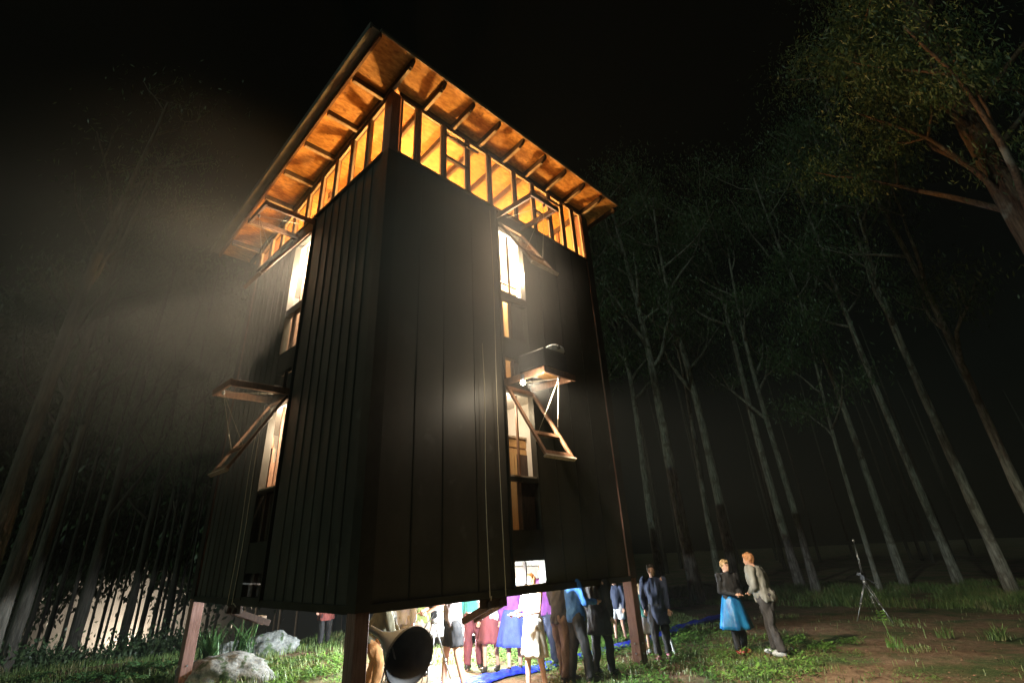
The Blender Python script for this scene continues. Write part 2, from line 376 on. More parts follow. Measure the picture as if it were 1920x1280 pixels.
for z0, z1 in ((4.91, 8.29), (2.31, 4.69)):
    MB().box(3.9, 3.98, .125, 2.4, z0, z1).build('baffle_wall', M['white'], tower)
    MB().box(.125, 4.6, 2.42, 2.50, z0, z1).build('baffle_wall', M['white'], tower)  # unseen walls added to keep the left lamp off the right window
# rear lining added to hold the lamp light in; inner studs of the upper room, rear glazing posts
MB().add([(6.12, .21, 9.302), (6.14, .21, 9.302), (6.14, 5.86, 9.302), (6.12, 5.86, 9.302), (6.12, .21, rz(.21) - .15), (6.14, .21, rz(.21) - .15), (6.14, 5.86, rz(5.86) - .02), (6.12, 5.86, rz(5.86) - .02)],
         [(0, 3, 2, 1), (4, 5, 6, 7), (0, 1, 5, 4), (1, 2, 6, 5), (2, 3, 7, 6), (3, 0, 4, 7)]).build('wall_lining', M['plyin'], tower)
for k in range(10):
    MB().box(.2 + k * .64, .29 + k * .64, 5.9, 5.98, 9.26, rz(5.95) - .13).build('stud', M['timber'], tower)
    MB().box(6.08, 6.16, .22 + k * .62, .31 + k * .62, 9.26, rz(.3 + k * .62) - .13).build('stud', M['timber'], tower)

# strip windows: frame pieces between the openings.
def bx_wall(wall, a0, a1, d0, d1, z0, z1):
    return (a0, a1, d0, d1, z0, z1) if wall == 'R' else (d0, d1, a0, a1, z0, z1)
def strip(wall, a0, a1):
    g = empty('strip_window', parent=tower)
    fr = MB()
    fr.box(*bx_wall(wall, a0, a0 + .035, -.02, .11, ZB + .03, ZS - .03)); fr.build('window_frame', M['trim'], g)
    fr = MB(); fr.box(*bx_wall(wall, a1 - .035, a1, -.02, .11, ZB + .03, ZS - .03)); fr.build('window_frame', M['trim'], g)
    for z0, z1 in ((8.24, 8.63), (6.54, 6.70), (5.30, 5.72), (4.66, 4.90), (3.09, 3.16), (1.87, 2.33), (1.46, 1.53)):
        MB().box(*bx_wall(wall, a0 + .036, a1 - .036, -.012, .10, z0, z1)).build('transom', M['trim'], g)
    mid = (a0 + a1) / 2 - .08 if wall == 'R' else (a0 + a1) / 2
    for z0, z1 in ((5.725, 6.535), (4.905, 5.295), (2.335, 3.085), (1.535, 1.865)):
        MB().box(*bx_wall(wall, mid - .015, mid + .015, .0, .07, z0, z1)).build('mullion', M['darkwood'], g)
        for p0, p1 in ((a0 + .037, mid - .016), (mid + .016, a1 - .037)):
            MB().box(*bx_wall(wall, p0, p1, .03, .036, z0, z1)).build('pane', M['glass'], g)
    for z0, z1 in ((6.705, 8.235), (3.165, 4.655)):   # slender timber bar seen inside the open lights
        MB().box(*bx_wall(wall, mid + .12, mid + .15, .13, .17, z0, z1)).build('inner_bar', M['timber'], g)
        MB().box(*bx_wall(wall, a0 + .036, a0 + .06, .02, .12, z0, z1)).build('reveal_lining', M['batten'], g)
        MB().box(*bx_wall(wall, a0 + .06, a1 - .04, .02, .12, z0 + .002, z0 + .03)).build('sill_board', M['batten'], g)
strip('R', *WIN); strip('L', 2.78, 3.57)

# awning sashes with their support frames and cords
def awning(wall, a0, a1, zh, length, ang, zf, proj_):
    g = empty('awning_window', parent=tower)
    def P(a, d, z): return Vector((a, -d, z)) if wall == 'R' else Vector((-d, a, z))
    dn = (math.sin(ang), -math.cos(ang))      # along the sash, outward and down
    def S(a, t, n=0): return P(a, .03 + dn[0] * t + math.cos(ang) * n, zh + dn[1] * t + math.sin(ang) * n)
    up = S(0, 0, 1) - S(0, 0, 0)
    for a in (a0 + .035, a1 - .035): bevelled(MB().bar(S(a, 0), S(a, length), .07, .045, up).build('sash_stile', M['timber'], g), .004)
    for t in (.035, length * .70, length - .045):
        MB().bar(S(a0 + .071, t), S(a1 - .071, t), .07 if t < length - .1 else .09, .043, up).build('sash_rail', M['timber'], g)
    MB().bar(S(a0 - .02, length + .016), S(a1 + .02, length + .016), .03, .07, up).build('drip_strip', M['batten'], g)
    for t0, t1 in ((.07, length * .70 - .035), (length * .70 + .035, length - .09)):
        q = [S(a0 + .07, t0), S(a1 - .07, t0), S(a1 - .07, t1), S(a0 + .07, t1)]; q2 = [p + up * .006 for p in q]
        MB().add(q + q2, [(0, 1, 2, 3), (7, 6, 5, 4), (0, 4, 5, 1), (1, 5, 6, 2), (2, 6, 7, 3), (3, 7, 4, 0)]).build('pane', M['glass'], g)
    for a in (a0 - .0, a1 + .0):
        bevelled(MB().bar(P(a, .0, zf), P(a, proj_, zf - .02), .045, .12).build('support_arm', M['timber'], g), .005)
    bevelled(MB().bar(P(a0 - .06, proj_ + .03, zf - .02), P(a1 + .06, proj_ + .03, zf - .02), .05, .11).build('support_rail', M['timber'], g), .005)
    am = (a0 + a1) / 2
    pk = P(am, proj_, zf - .10)
    MB().ell(pk, (.028, .028, .045), 10, 8).build('pulley', M['steel'], g, True)
    e1, e2 = S(a0 + .12, length * .70, .03), S(a1 - .12, length * .70, .03)
    for e in (e1, e2): MB().tube([pk, (pk + e) / 2 + Vector((0, 0, -.01)), e], .0035, 5).build('sash_cord', M['rope'], g, True)
    MB().tube([pk, P(am - .2, .12, zf - .02)], .005, 5).build('sash_cord', M['rope'], g, True)
    return g
AN = R(32)
awning('R', 2.75, 3.50, 8.33, 1.60, AN, 8.50, 1.0)
awning('R', 2.75, 3.50, 4.72, 1.55, R(31), 4.80, .95)
awning('L', 2.80, 3.55, 8.33, 1.60, AN, 8.53, 1.0)
awning('L', 2.80, 3.55, 4.72, 1.55, R(31), 4.80, 1.0)

# long pull ropes down the walls and the lever brackets below them
for (wall, a, zt) in (('R', 2.17, 5.4), ('R', 2.50, 8.5), ('L', 3.98, 4.3), ('L', 3.78, 4.75)):
    pts = []
    for k in range(9):
        z = zt + (1.42 - zt) * k / 8; dd = -.045 - .012 * math.sin(k * .8)
        pts.append((a + .01 * math.sin(k), dd, z) if wall == 'R' else (dd, a + .01 * math.sin(k), z))
    MB().tube(pts, .0065, 5).build('pull_rope', M['rope'], tower, True)
def lever(wall, a):
    g = empty('rope_lever', parent=tower)  # board and arms in dark timber, standing in for their backlit shade
    def P(x, d, z): return (x, d, z) if wall == 'R' else (d, x, z)
    bevelled(MB().box(*bx_wall(wall, a - .27, a + .27, .02, .06, ZB - .17, ZB - .052)).build('mounting_board', M['darkwood'], g), .004)
    for s in (-.12, .12):
        bevelled(MB().bar(P(a + s, -.04, ZB - .12), P(a + s, .60, ZB - .36), .05, .09).build('lever_arm', M['darkwood'], g), .004)
    bevelled(MB().bar(P(a - .11, .50, ZB - .27), P(a + .11, .50, ZB - .27), .09, .05).build('cross_piece', M['batten'], g), .004)
    MB().tube([P(a - .12, -.045, 1.44), P(a, .12, 1.30), P(a + .06, .1, 1.26), P(a - .05, .15, 1.27)], .008, 5).build('rope_knot', M['rope'], g, True)
lever('R', 2.33); lever('L', 3.85)

# clerestory glazing
def clere(wall, ms, end):
    for i, (a0, a1) in enumerate(zip(ms, ms[1:] + [end])):
        zt0 = (rz(0) if wall == 'R' else rz(a0)) - .15; zt1 = (rz(0) if wall == 'R' else rz(a1)) - .15
        zb = ZS + .036 if wall == 'R' else ZS + .017
        g = empty('clerestory_window', parent=tower)
        def P(a, d, z): return (a, d, z) if wall == 'R' else (d, a, z)
        def prism(a, b, z0, za, zb_, d0, d1, name, mt):
            vs_ = [P(a, d0, z0), P(b, d0, z0), P(b, d1, z0), P(a, d1, z0), P(a, d0, za), P(b, d0, zb_), P(b, d1, zb_), P(a, d1, za)]
            return MB().add(vs_, [(0, 3, 2, 1), (4, 5, 6, 7), (0, 1, 5, 4), (1, 2, 6, 5), (2, 3, 7, 6), (3, 0, 4, 7)]).build(name, mt, g)
        def zt(a): return zt0 + (zt1 - zt0) * (a - a0) / (a1 - a0)
        prism(a0 + .031, a0 + .075, zb, zt(a0 + .03), zt(a0 + .075), .02, .065, 'sash_stile', M['batten'])
        prism(a1 - .075, a1 - .031, zb, zt(a1 - .075), zt(a1 - .03), .02, .065, 'sash_stile', M['batten'])
        vs0 = [P(a0 + .076, .02, zt(a0) - .05), P(a1 - .076, .02, zt(a1) - .05)]
        MB().bar(P(a0 + .076, .043, zt(a0 + .05) - .025), P(a1 - .076, .043, zt(a1 - .05) - .025), .045, .045).build('sash_rail', M['batten'], g)
        MB().bar(P(a0 + .076, .043, zb + .02), P(a1 - .076, .043, zb + .02), .045, .04).build('sash_rail', M['batten'], g)
        opened = wall == 'R' and i in (2, 6)
        if not opened:
            prism(a0 + .077, a1 - .077, zb + .041, zt(a0 + .08) - .048, zt(a1 - .08) - .048, .04, .045, 'pane', M['glass'])
        else:
            zm = zb + .62; ze = zt0 - .22
            MB().box(a0 + .03, a1 - .03, .0, .07, zm - .03, zm + .03).build('transom', M['darkwood'], g)
            MB().box(a0 + .03, a1 - .03, .0, .07, ze - .02, ze + .02).build('transom', M['darkwood'], g)
            prism(a0 + .077, a1 - .077, zb + .041, zm - .03, zm - .03, .04, .045, 'pane', M['glass'])
            prism(a0 + .077, a1 - .077, ze + .02, zt(a0 + .08) - .048, zt(a1 - .08) - .048, .04, .045, 'pane', M['glass'])
            # tilted open light, pivoting at its top
            L_ = ze - zm - .05; an = R(42)
            def S(a, t): return Vector((a, -math.sin(an) * t, ze - .03 - math.cos(an) * t))
            up = Vector((0, -math.cos(an), math.sin(an)))
            for a in (a0 + .06, a1 - .06): MB().bar(S(a, 0), S(a, L_), .045, .04, up).build('sash_stile', M['darkwood'], g)
            for t in (.02, L_ - .03): MB().bar(S(a0 + .083, t), S(a1 - .083, t), .05, .038, up).build('sash_rail', M['darkwood'], g)
            q = [S(a0 + .083, .05), S(a1 - .083, .05), S(a1 - .083, L_ - .06), S(a0 + .083, L_ - .06)]; q2 = [p + up * .005 for p in q]
            MB().add(q + q2, [(0, 1, 2, 3), (7, 6, 5, 4), (0, 4, 5, 1), (1, 5, 6, 2), (2, 6, 7, 3), (3, 7, 4, 0)]).build('pane', M['glass'], g)
        if a0 > .3:
            prism(a0 - .03, a0 + .03, zb, zt(a0) - .0, zt(a0), .0, .11, 'mullion', M['timber'])
    if wall == 'R': MB().box(.2, 6.05, .0, .12, rz(0) - .149, rz(0) - .125).build('top_plate', M['darkwood'], tower)
    else: MB().bar((.06, .2, rz(.2) - .137), (.06, 5.87, rz(5.87) - .137), .12, .024, (0, SL, 1)).build('top_plate', M['darkwood'], tower)
clere('R', [.2, .65, 1.3, 1.95, 2.6, 3.42, 4.08, 4.69, 5.2, 5.65], 6.05)
clere('L', [.2 + k * .63 for k in range(9)], 5.87)

for a, b in zip([0] + [.0 + .76 * k + .023 for k in range(9)], [.0 + .76 * k - .023 for k in range(9)] + [6.05]):
    if b - a > .05: MB().box(max(a, .201), b, .03, .075, rz(0) - .124, rz(.03) - .004).build('blocking', M['darkwood'], tower)
MB().bar((.052, .2, rz(.2) - .065), (.052, 5.87, rz(5.87) - .065), .04, .116, (0, SL, 1)).build('blocking', M['darkwood'], tower)
# dark boards added behind some of the small panes to dim them
for (wall, a0, a1, z0, z1) in (('R', 3.07, 3.5, 5.71, 6.55), ('R', 3.07, 3.5, 2.32, 3.1), ('R', 3.07, 3.5, 4.9, 5.3), ('L', 2.8, 3.56, 2.32, 3.1), ('L', 2.8, 3.56, 4.9, 5.3), ('L', 2.8, 3.56, 1.72, 1.99)):
    MB().box(*bx_wall(wall, a0, a1, .115, .135, z0, z1)).build('dark_backing', M['darkwood'], tower)
# roof
roof = empty('roof', parent=tower)
U0, U1, V0, V1 = -.74, 6.80, -.715, 6.60
def slab(u0, u1, v0, v1, t0, t1, name, mt, par):
    vs_ = [(u, v, rz(v) + t) for t in (t0, t1) for (u, v) in ((u0, v0), (u1, v0), (u1, v1), (u0, v1))]
    return MB().add(vs_, [(0, 3, 2, 1), (4, 5, 6, 7), (0, 1, 5, 4), (1, 2, 6, 5), (2, 3, 7, 6), (3, 0, 4, 7)]).build(name, mt, par)
raf = [.0 + .76 * k for k in range(9)]
edges = [U0 + .0] + raf + [U1]
for i, (a, b) in enumerate(zip(edges, edges[1:])):
    slab(a + .002, b - .002, V0, V1, 0, .018, 'soffit_panel', M['ply'], roof)
slab(U0 - .02, U1 + .02, V0 - .03, V1 + .03, .021, .075, 'roof_sheet', M['roofmetal'], roof)
for i, u in enumerate(raf):
    # rafter with a clipped nose at the high eave
    w = .06; nose = V0 + .03
    prof = [(nose, -.004), (nose, -.085), (nose + .08, -.14), (V1 - .06, -.14), (V1 - .06, -.004)]
    vs_ = [(u + s * w / 2, v, rz(v) + t) for s in (-1, 1) for (v, t) in prof]
    n = 5
    MB().add(vs_, [tuple(range(n)), tuple(range(2 * n - 1, n - 1, -1))] + [(k, k + n, (k + 1) % n + n, (k + 1) % n) for k in range(n)]).build('rafter', M['darkwood'], roof)
    slab(u - .03, u + .03, nose + .14, -.03, -.162, -.141, 'rafter_batten', M['batten'], roof)
for k, v in enumerate((.30, 1.24, 2.18, 3.12, 4.06, 5.0, 5.94)):
    MB().box(U0 + .05, -.024, v - .035, v + .035, rz(v) - .115, rz(v) - .005).build('lookout', M['darkwood'], roof)
    MB().box(U0 + .06, -.03, v - .03, v + .03, rz(v) - .137, rz(v) - .117).build('lookout_batten', M['batten'], roof)
slab(U0 - .03, U0 + .015, V0, V1, -.12, -.003, 'barge_board', M['timber'], roof)
slab(U0 - .20, U0 - .035, V0 - .02, V1 + .02, -.03, .02, 'barge_capping', M['roofmetal'], roof)
slab(U0 - .24, U0 - .20, V0 - .02, V1 + .02, -.10, .05, 'barge_capping', M['roofmetal'], roof)
slab(U1 - .05, U1, V0 + .1, V1, -.13, -.003, 'barge_board', M['darkwood'], roof)
slab(U0, U1, V0 - .028, V0 - .003, -.03, .018, 'fascia', M['batten'], roof)
slab(.35, 5.9, 3.0, 3.09, -.32, -.142, 'ceiling_beam', M['timber'], roof)

# ---------------- things standing in or on the tower
def tt(name, label, cat, u, v, z, group=None):
    return tag(empty(name, W(u, v, z), YAW), label, cat, group)
def cabinet(u, v, z, w, d, h, label):
    t = tt('timber_cabinet', label, 'cabinet', u, v, z)
    MB().box(0, w, .02, d, 0, h).build('carcass', M['timber'], t); MB().box(-.03, w + .03, -.03, d + .03, h, h + .035).build('top', M['batten'], t)
    MB().box(.04, w * .3, .0, .018, .05, h - .2).build('door', M['plyin'], t)
    dr = MB().box(w * .32, w - .05, .0, .018, .05, h - .2).build('door', M['plyin'], t)
    MB().box(w * .4, w - .12, -.01, -.001, .12, h - .3).build('door_panel', M['darkwood'], dr)
    MB().box(.04, w - .05, -.0, .018, h - .17, h - .03).build('drawer', M['plyin'], t)
cabinet(3.32, .6, 2.31, .72, .5, 1.68, 'orange brown timber cabinet behind the lower open window of the right face')
cabinet(3.40, .6, 4.91, .62, .5, 2.45, 'tall timber cabinet behind the upper open window of the right face')
for (u, v, z, lab) in ((.14, 3.55, 2.31, 'brown slatted timber bench behind the lower open window of the left face'), (.14, 3.75, 4.91, 'brown timber stand behind the upper open window of the left face')):
    t = tt('timber_stand', lab, 'stand', u, v, z)
    hgt = 1.62 if z < 4 else 2.15
    MB().box(0, .05, 0, .45, 0, hgt).build('side_board', M['timber'], t)
    MB().box(.05, .5, .0, .05, 0, hgt - .25).build('back_board', M['timber'], t)
    MB().tube([(.0, .12, hgt - .02), (.0, .12, hgt + .22)], [.06, .035], 10).build('turned_knob', M['timber'], t, True)

# bulb, black case and pale projector on the lower right bracket
bt = tt('work_lamp', 'bare glaring round work lamp fixed under the bracket on the right face of the tower', 'lamp', 2.69, -.50, 4.66)
MB().ell((0, 0, 0), (.045, .045, .045), 16, 12).build('bulb', emis('bulb_glow', (1, .86, .62), 90), bt, True)
MB().tube([(0, 0, .045), (0, 0, .14)], [.03, .036], 12).build('lamp_socket', M['black'], bt, True)
wl = lamp('work_lamp_light', W(2.70, -.58, 4.64), 4000, (1.0, .84, .62), .05, 'SPOT')
wl.data.spot_size = R(76); wl.data.spot_blend = 1.0
wl.rotation_euler = (TM.to_3x3() @ Vector((1.0, -.58, -.66))).to_track_quat('-Z', 'Y').to_euler()
lamp('work_lamp_glare_fill', W(2.62, -.88, 4.60), 34, (1.0, .86, .66), .05)  # extra light added off the bulb to spread its glare in the mist
bt2 = tt('shelf_board', 'thin plywood board laid across the bracket of the lower right awning', 'board', 2.78, -.93, 4.862)
bevelled(MB().box(0, .69, 0, .5, 0, .018).build('board', M['ply'], bt2), .003)
cs = tt('equipment_case', 'black equipment case on the bracket above the bare lamp', 'case', 2.80, -.93, 4.882)
c0 = bevelled(MB().box(0, .66, .0, .62, 0, .34).build('case_body', M['black'], cs), .02)
MB().box(.03, .63, .03, .59, .341, .36).build('lid', M['black'], cs)
MB().tube([(.667, .2, .2), (.70, .22, .2), (.70, .4, .2), (.667, .42, .2)], .01, 6).build('handle', M['steel'], cs, True)
pj = tt('projector', 'small pale blue grey projector on top of the black case', 'projector', 3.12, -.93, 5.243)
b = MB()
for i, (s, z) in enumerate(((.0, 0.0), (.02, .03), (.012, .10), (-.03, .14))):
    x0, x1, y0, y1 = -s, .30 + s, -s * .8, .26 + s; c = .05
    b.v += [(x0 + c, y0, z), (x1 - c, y0, z), (x1, y0 + c, z), (x1, y1 - c, z), (x1 - c, y1, z), (x0 + c, y1, z), (x0, y1 - c, z), (x0, y0 + c, z)]
for i in range(3):
    for k in range(8): b.f.append((i * 8 + k, i * 8 + (k + 1) % 8, (i + 1) * 8 + (k + 1) % 8, (i + 1) * 8 + k))
b.f += [tuple(range(7, -1, -1)), tuple(range(24, 32))]
b.build('housing', M['paleplastic'], pj)
MB().tube([(.08, -.01, .06), (.08, -.05, .06)], .035, 14).build('lens', M['black'], pj, True)
# ------------------------------------------------------------------ part 2 below
# ------------------------------------------------------------------ vegetation
def limb_path(p0, d, L, n, wob, rise=.25):
    pts = [Vector(p0)]; d = Vector(d).normalized()
    for i in range(n):
        d = (d + Vector((random.uniform(-1, 1), random.uniform(-1, 1), random.uniform(-.6, 1) * .8 + rise)) * wob).normalized()
        pts.append(pts[-1] + d * (L / n))
    return pts
def leaves_mb(centres, per, spread, ll=.16, lw=.035):
    """drooping narrow leaves gathered in loose clumps"""
    vs_, fs = [], []
    for c, s in centres:
        n = int(per * random.uniform(.6, 1.3))
        P = np.array(c)[None, :] + rng.normal(0, 1, (n, 3)) * np.array([spread * s, spread * s, spread * s * .7])
        d = rng.normal(0, .55, (n, 3)); d[:, 2] -= 1.0; d /= np.linalg.norm(d, axis=1)[:, None]
        w = np.cross(d, rng.normal(0, 1, (n, 3))); w /= np.linalg.norm(w, axis=1)[:, None] + 1e-6
        L = (ll * rng.uniform(.6, 1.3, n))[:, None]; Wd = (lw * rng.uniform(.7, 1.2, n))[:, None]
        a = P; b = P + d * L * .5 + w * Wd * .5; c2 = P + d * L; e = P + d * L * .5 - w * Wd * .5
        k = sum(len(x) for x in vs_)
        vs_.append(np.stack([a, b, c2, e], 1).reshape(-1, 3))
        fs.append(np.arange(4 * n).reshape(n, 4) + k)
    return np.concatenate(vs_), np.concatenate(fs)
def np_mesh(name, v, f, mt, parent=None):
    me = bpy.data.meshes.new(name); nv, nf, k = len(v), len(f), f.shape[1]
    me.vertices.add(nv); me.vertices.foreach_set('co', np.asarray(v, np.float32).ravel())
    me.loops.add(nf * k); me.loops.foreach_set('vertex_index', np.asarray(f, np.int32).ravel())
    me.polygons.add(nf); me.polygons.foreach_set('loop_start', np.arange(0, nf * k, k, dtype=np.int32))
    me.update(calc_edges=True); me.validate(); me.materials.append(mt); return link(name, me, parent)

def gum_tree(x, y, dia, h, crown0, label, group=None, bark='bark', leafn=45, lean=(0, 0), limbs=7, limb_from=.42, ll=.17, seed=None, cat='tree', thin=1.0, sp=None):
    if seed is not None: random.seed(seed)
    t = tag(empty('gum_tree', (x, y, gz(x, y) - .1)), label, cat, group)
    n = 12; pts = []; wx, wy = random.uniform(0, 6), random.uniform(0, 6)
    for i in range(n + 1):
        k = i / n
        pts.append(Vector((lean[0] * k * h + math.sin(k * 5 + wx) * .018 * h * k, lean[1] * k * h + math.cos(k * 4 + wy) * .012 * h * k, k * h)))
    rad = [dia / 2 * (1.25 if i == 0 else 1) * (1 - .80 * (i / n) ** 1.1) for i in range(n + 1)]
    tm = MB(); fine = 4; P2 = [pts[i].lerp(pts[i + 1], j / fine) for i in range(n) for j in range(fine)] + [pts[-1]]; R2_ = [rad[i] + (rad[i + 1] - rad[i]) * j / fine for i in range(n) for j in range(fine)] + [rad[-1]]
    tm.tube(P2, R2_, 20)
    for q, v in enumerate(tm.v):
        c_ = P2[min(q // 20, len(P2) - 1)]; k_ = 1 + .16 * mnoise.noise(Vector(((v[0] - c_.x) * 2.5 / dia, (v[1] - c_.y) * 2.5 / dia, v[2] * .9 + x))) + .05 * mnoise.noise(Vector(((v[0] - c_.x) * 7 / dia, (v[1] - c_.y) * 7 / dia, v[2] * 3)))
        tm.v[q] = (c_.x + (v[0] - c_.x) * k_, c_.y + (v[1] - c_.y) * k_, v[2])
    tm.build('trunk', M[bark], t, True)
    cent = []
    for j in range(limbs):
        k = limb_from + (1 - limb_from) * (j + random.random() * .7) / limbs; i = min(int(k * n), n - 1)
        p0 = pts[i].lerp(pts[i + 1], k * n - i); a = random.uniform(0, 6.283); r0 = dia / 2 * (1 - .8 * k) * .55 * thin
        L = h * random.uniform(.16, .30) * (1.15 - .5 * k)
        lp = limb_path(p0, (math.cos(a), math.sin(a), random.uniform(.5, 1.3)), L, 7, .22)
        MB().tube(lp, [r0 * (1 - .8 * q / 7) + .008 for q in range(8)], 6).build('limb', M[bark], t, True)
        cent.append((lp[-1], 1)); cent.append((lp[5], .8))
        for s in range(2):
            q = random.choice((3, 4, 5)); tp = limb_path(lp[q], (random.uniform(-1, 1), random.uniform(-1, 1), random.uniform(.1, 1)), L * .5, 4, .3)
            MB().tube(tp, [r0 * .4 * (1 - .7 * w / 4) + .006 for w in range(5)], 5).build('branch', M[bark], t, True)
            cent.append((tp[-1], .9)); cent.append((tp[2], .6))
    cent.append((pts[-1], 1.2))
    if leafn:
        v, f = leaves_mb(cent, leafn, sp or h * .028 + .12, ll, ll * .22); np_mesh('crown', v, f, M['leaf'], t)
    return t
# azimuth helper: a point on the ground seen at a bearing given by a picture column, D metres away
def bear(px, D, py=1075):
    d = F_ + X_ * ((px - 933.99) / 950.5) - U_ * ((py - 571.09) / 950.5)
    s = D / math.hypot(d.x, d.y); return d.x * s, d.y * s
GT = 'gum trees standing in the dark to the right of the tower'
right = [ # px, D, dia, h, label
 (1300, 24, .50, 20, 'thick pale trunked gum tree just right of the tower, lit up to its fork', .45),
 (1374, 27, .46, 21, 'pale gum tree whose trunk rises behind the woman in the blue skirt', .40),
 (1237, 29, .42, 19, 'dim slender gum tree between the tower edge and the thick pale gum', .5),
 (1347, 34, .36, 22, 'thin faint gum tree half hidden between the two pale gums', .5),
 (1170, 22, .42, 18, 'gum tree with peeling bark right against the right edge of the tower', .4),
 (1522, 28, .32, 19, 'slim pale gum tree right of the man in the grey sweater', .35),
 (1495, 30, .40, 22, 'thick unlit gum tree close beside the slim pale gum right of the couple', .55),
 (1640, 27, .2, 15, 'thin forked gum tree rising directly behind the tripod', .35),
 (1690, 30, .34, 22, 'gum tree with faintly lit foot, first one right of the tripod', .5),
 (1792, 32, .36, 23, 'dark gum tree in the middle of the far right bank', .5),
 (1885, 26, .36, 22, 'pale mottled gum tree slanting near the right edge of the picture', .45),
 (1985, 24, .32, 20, 'slender gum tree at the right edge of the picture', .35)]
for i, (px, D, dia, h, lab, lf_) in enumerate(right):
    x, y = bear(px, D); gum_tree(x, y, dia, h, 0, lab, GT, leafn=130, limb_from=lf_, limbs=9, ll=.22, thin=1.35, seed=20 + i, lean=(random.Random(i * 7 + 3).uniform(-.045, .035), random.Random(i).uniform(-.02, .02)))
x, y = 13.2, 6.6
t = gum_tree(10.45, 8.3, .74, 19, 0, 'huge near gum tree with red brown bark and leafy crown at the upper right corner', None, 'barkred', leafn=620, limbs=24, limb_from=.30, ll=.14, seed=5, thin=.5, sp=.42)
# left
GL = 'gum trees at the left edge of the clearing'
for i, (px, D, dia, h, lab, ba) in enumerate((
 (-95, 15, .38, 15, 'tall grey gum tree at the left edge with a forked top', 'barkdim'),
 (-45, 16, .36, 13, 'second grey gum tree from the left edge, leaning over the first', 'barkdim'),
 (30, 21, .34, 14, 'thin grey gum tree low at the left edge behind the two tall ones', 'barkdim'))):
    x, y = bear(px, D, 1280 if i < 2 else 1180); gum_tree(x, y, dia, h, 0, lab, GL, ba, leafn=26, limbs=9, limb_from=.38, seed=50 + i, lean=(.0, 0))
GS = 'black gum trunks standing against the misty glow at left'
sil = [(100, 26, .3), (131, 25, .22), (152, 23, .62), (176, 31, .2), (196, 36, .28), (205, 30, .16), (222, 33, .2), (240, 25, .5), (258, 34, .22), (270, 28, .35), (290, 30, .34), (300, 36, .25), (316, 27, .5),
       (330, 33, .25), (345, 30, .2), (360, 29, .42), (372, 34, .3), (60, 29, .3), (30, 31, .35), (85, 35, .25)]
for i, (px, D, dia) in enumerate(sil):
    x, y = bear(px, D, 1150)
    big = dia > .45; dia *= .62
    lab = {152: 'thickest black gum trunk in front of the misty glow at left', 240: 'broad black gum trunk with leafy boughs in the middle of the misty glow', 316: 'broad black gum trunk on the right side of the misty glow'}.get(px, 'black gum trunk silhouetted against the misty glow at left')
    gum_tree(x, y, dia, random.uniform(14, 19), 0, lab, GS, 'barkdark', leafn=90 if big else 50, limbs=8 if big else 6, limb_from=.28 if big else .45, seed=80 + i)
# far wood filling the dark behind
wood_v, wood_f = [], []
wb_ = MB()
for i in range(60):
    px = random.uniform(-200, 2200); D = random.uniform(45, 80)
    if 90 < px < 400: D = random.uniform(60, 80) if random.random() < .5 else 90
    x, y = bear(px, D)
    if D < 85: wb_.tube([(x, y, gz(x, y) - .5), (x + random.uniform(-.3, .3), y, 9), (x + random.uniform(-.6, .6), y, random.uniform(15, 22))], [.16, .12, .04], 6)
fw = wb_.build('far_wood', M['barkdark'], None, True); tag(fw, kind='stuff')
cc_ = []
for i in range(1100):
    px = random.uniform(-250, 520); D = random.uniform(37, 46); x, y = bear(px, D); cc_.append((Vector((x, y, gz(x, y) + random.uniform(7.5, 24) + abs(px - 230) * -.012)), 1))
v_, f_ = leaves_mb(cc_, 330, 1.5, .42, .17); o = np_mesh('far_canopy', v_, f_, M['leaf']); tag(o, kind='stuff')
cc_ = []
for i in range(120):
    px = random.uniform(-250, 420); D = random.uniform(21, 24); x, y = bear(px, D); cc_.append((Vector((x, y, gz(x, y) + random.uniform(.0, .45))), 1))
v_, f_ = leaves_mb(cc_, 260, .42, .16, .06); o = np_mesh('undergrowth', v_, f_, M['leaf']); tag(o, kind='stuff')

# ground plants ----------------------------------------------------
def blades(n, area, h0, h1, w, name, mt, mask=None, bend=.5, seed=1):
    r = np.random.default_rng(seed); P = []
    while len(P) < n:
        x, y = area(r)
        if mask is None or mask(x, y, r): P.append((x, y, gz(x, y)))
    P = np.array(P); n = len(P); a = r.uniform(0, 6.283, n); h = r.uniform(h0, h1, n); b = r.uniform(.1, bend, n) * h
    dx = np.stack([np.cos(a), np.sin(a), np.zeros(n)], 1); pr = np.stack([-np.sin(a), np.cos(a), np.zeros(n)], 1) * (w * r.uniform(.6, 1.3, n))[:, None]
    up = np.zeros((n, 3)); up[:, 2] = h
    v = np.stack([P - pr, P + pr, P + pr * .7 + up * .6 + dx * (b * .4)[:, None], P - pr * .7 + up * .6 + dx * (b * .4)[:, None], P + up + dx * b[:, None]], 1).reshape(-1, 3)
    k = np.arange(n)[:, None] * 5
    f = np.concatenate([k + np.array([[0, 1, 2]]), k + np.array([[0, 2, 3]]), k + np.array([[3, 2, 4]])])
    o = np_mesh(name, v, f, mt); tag(o, kind='stuff'); return o
def nmask(x, y, s=.55, th=.0, o=0): return mnoise.noise(Vector((x * s, y * s, o))) > th
def path_dirt(x, y):   # bare dirt: under the tower and along the track at right
    q = TM.inverted() @ Vector((x, y, 0))
    if -.3 < q.x < 5.6 and .8 < q.y < 5.5 and math.hypot(x, y) < 12.6: return True
    return False
blades(60000, lambda r: (r.uniform(-15, 20), 8.5 + 15 * r.random() ** 1.3), .03, .11, .006, 'grass', M['blade'],
       lambda x, y, r: not path_dirt(x, y) and (nmask(x, y, .5, -.05) or r.random() < .10) and (x < 5.5 or nmask(x, y, .45, .34, 4) or r.random() < .04), seed=3)
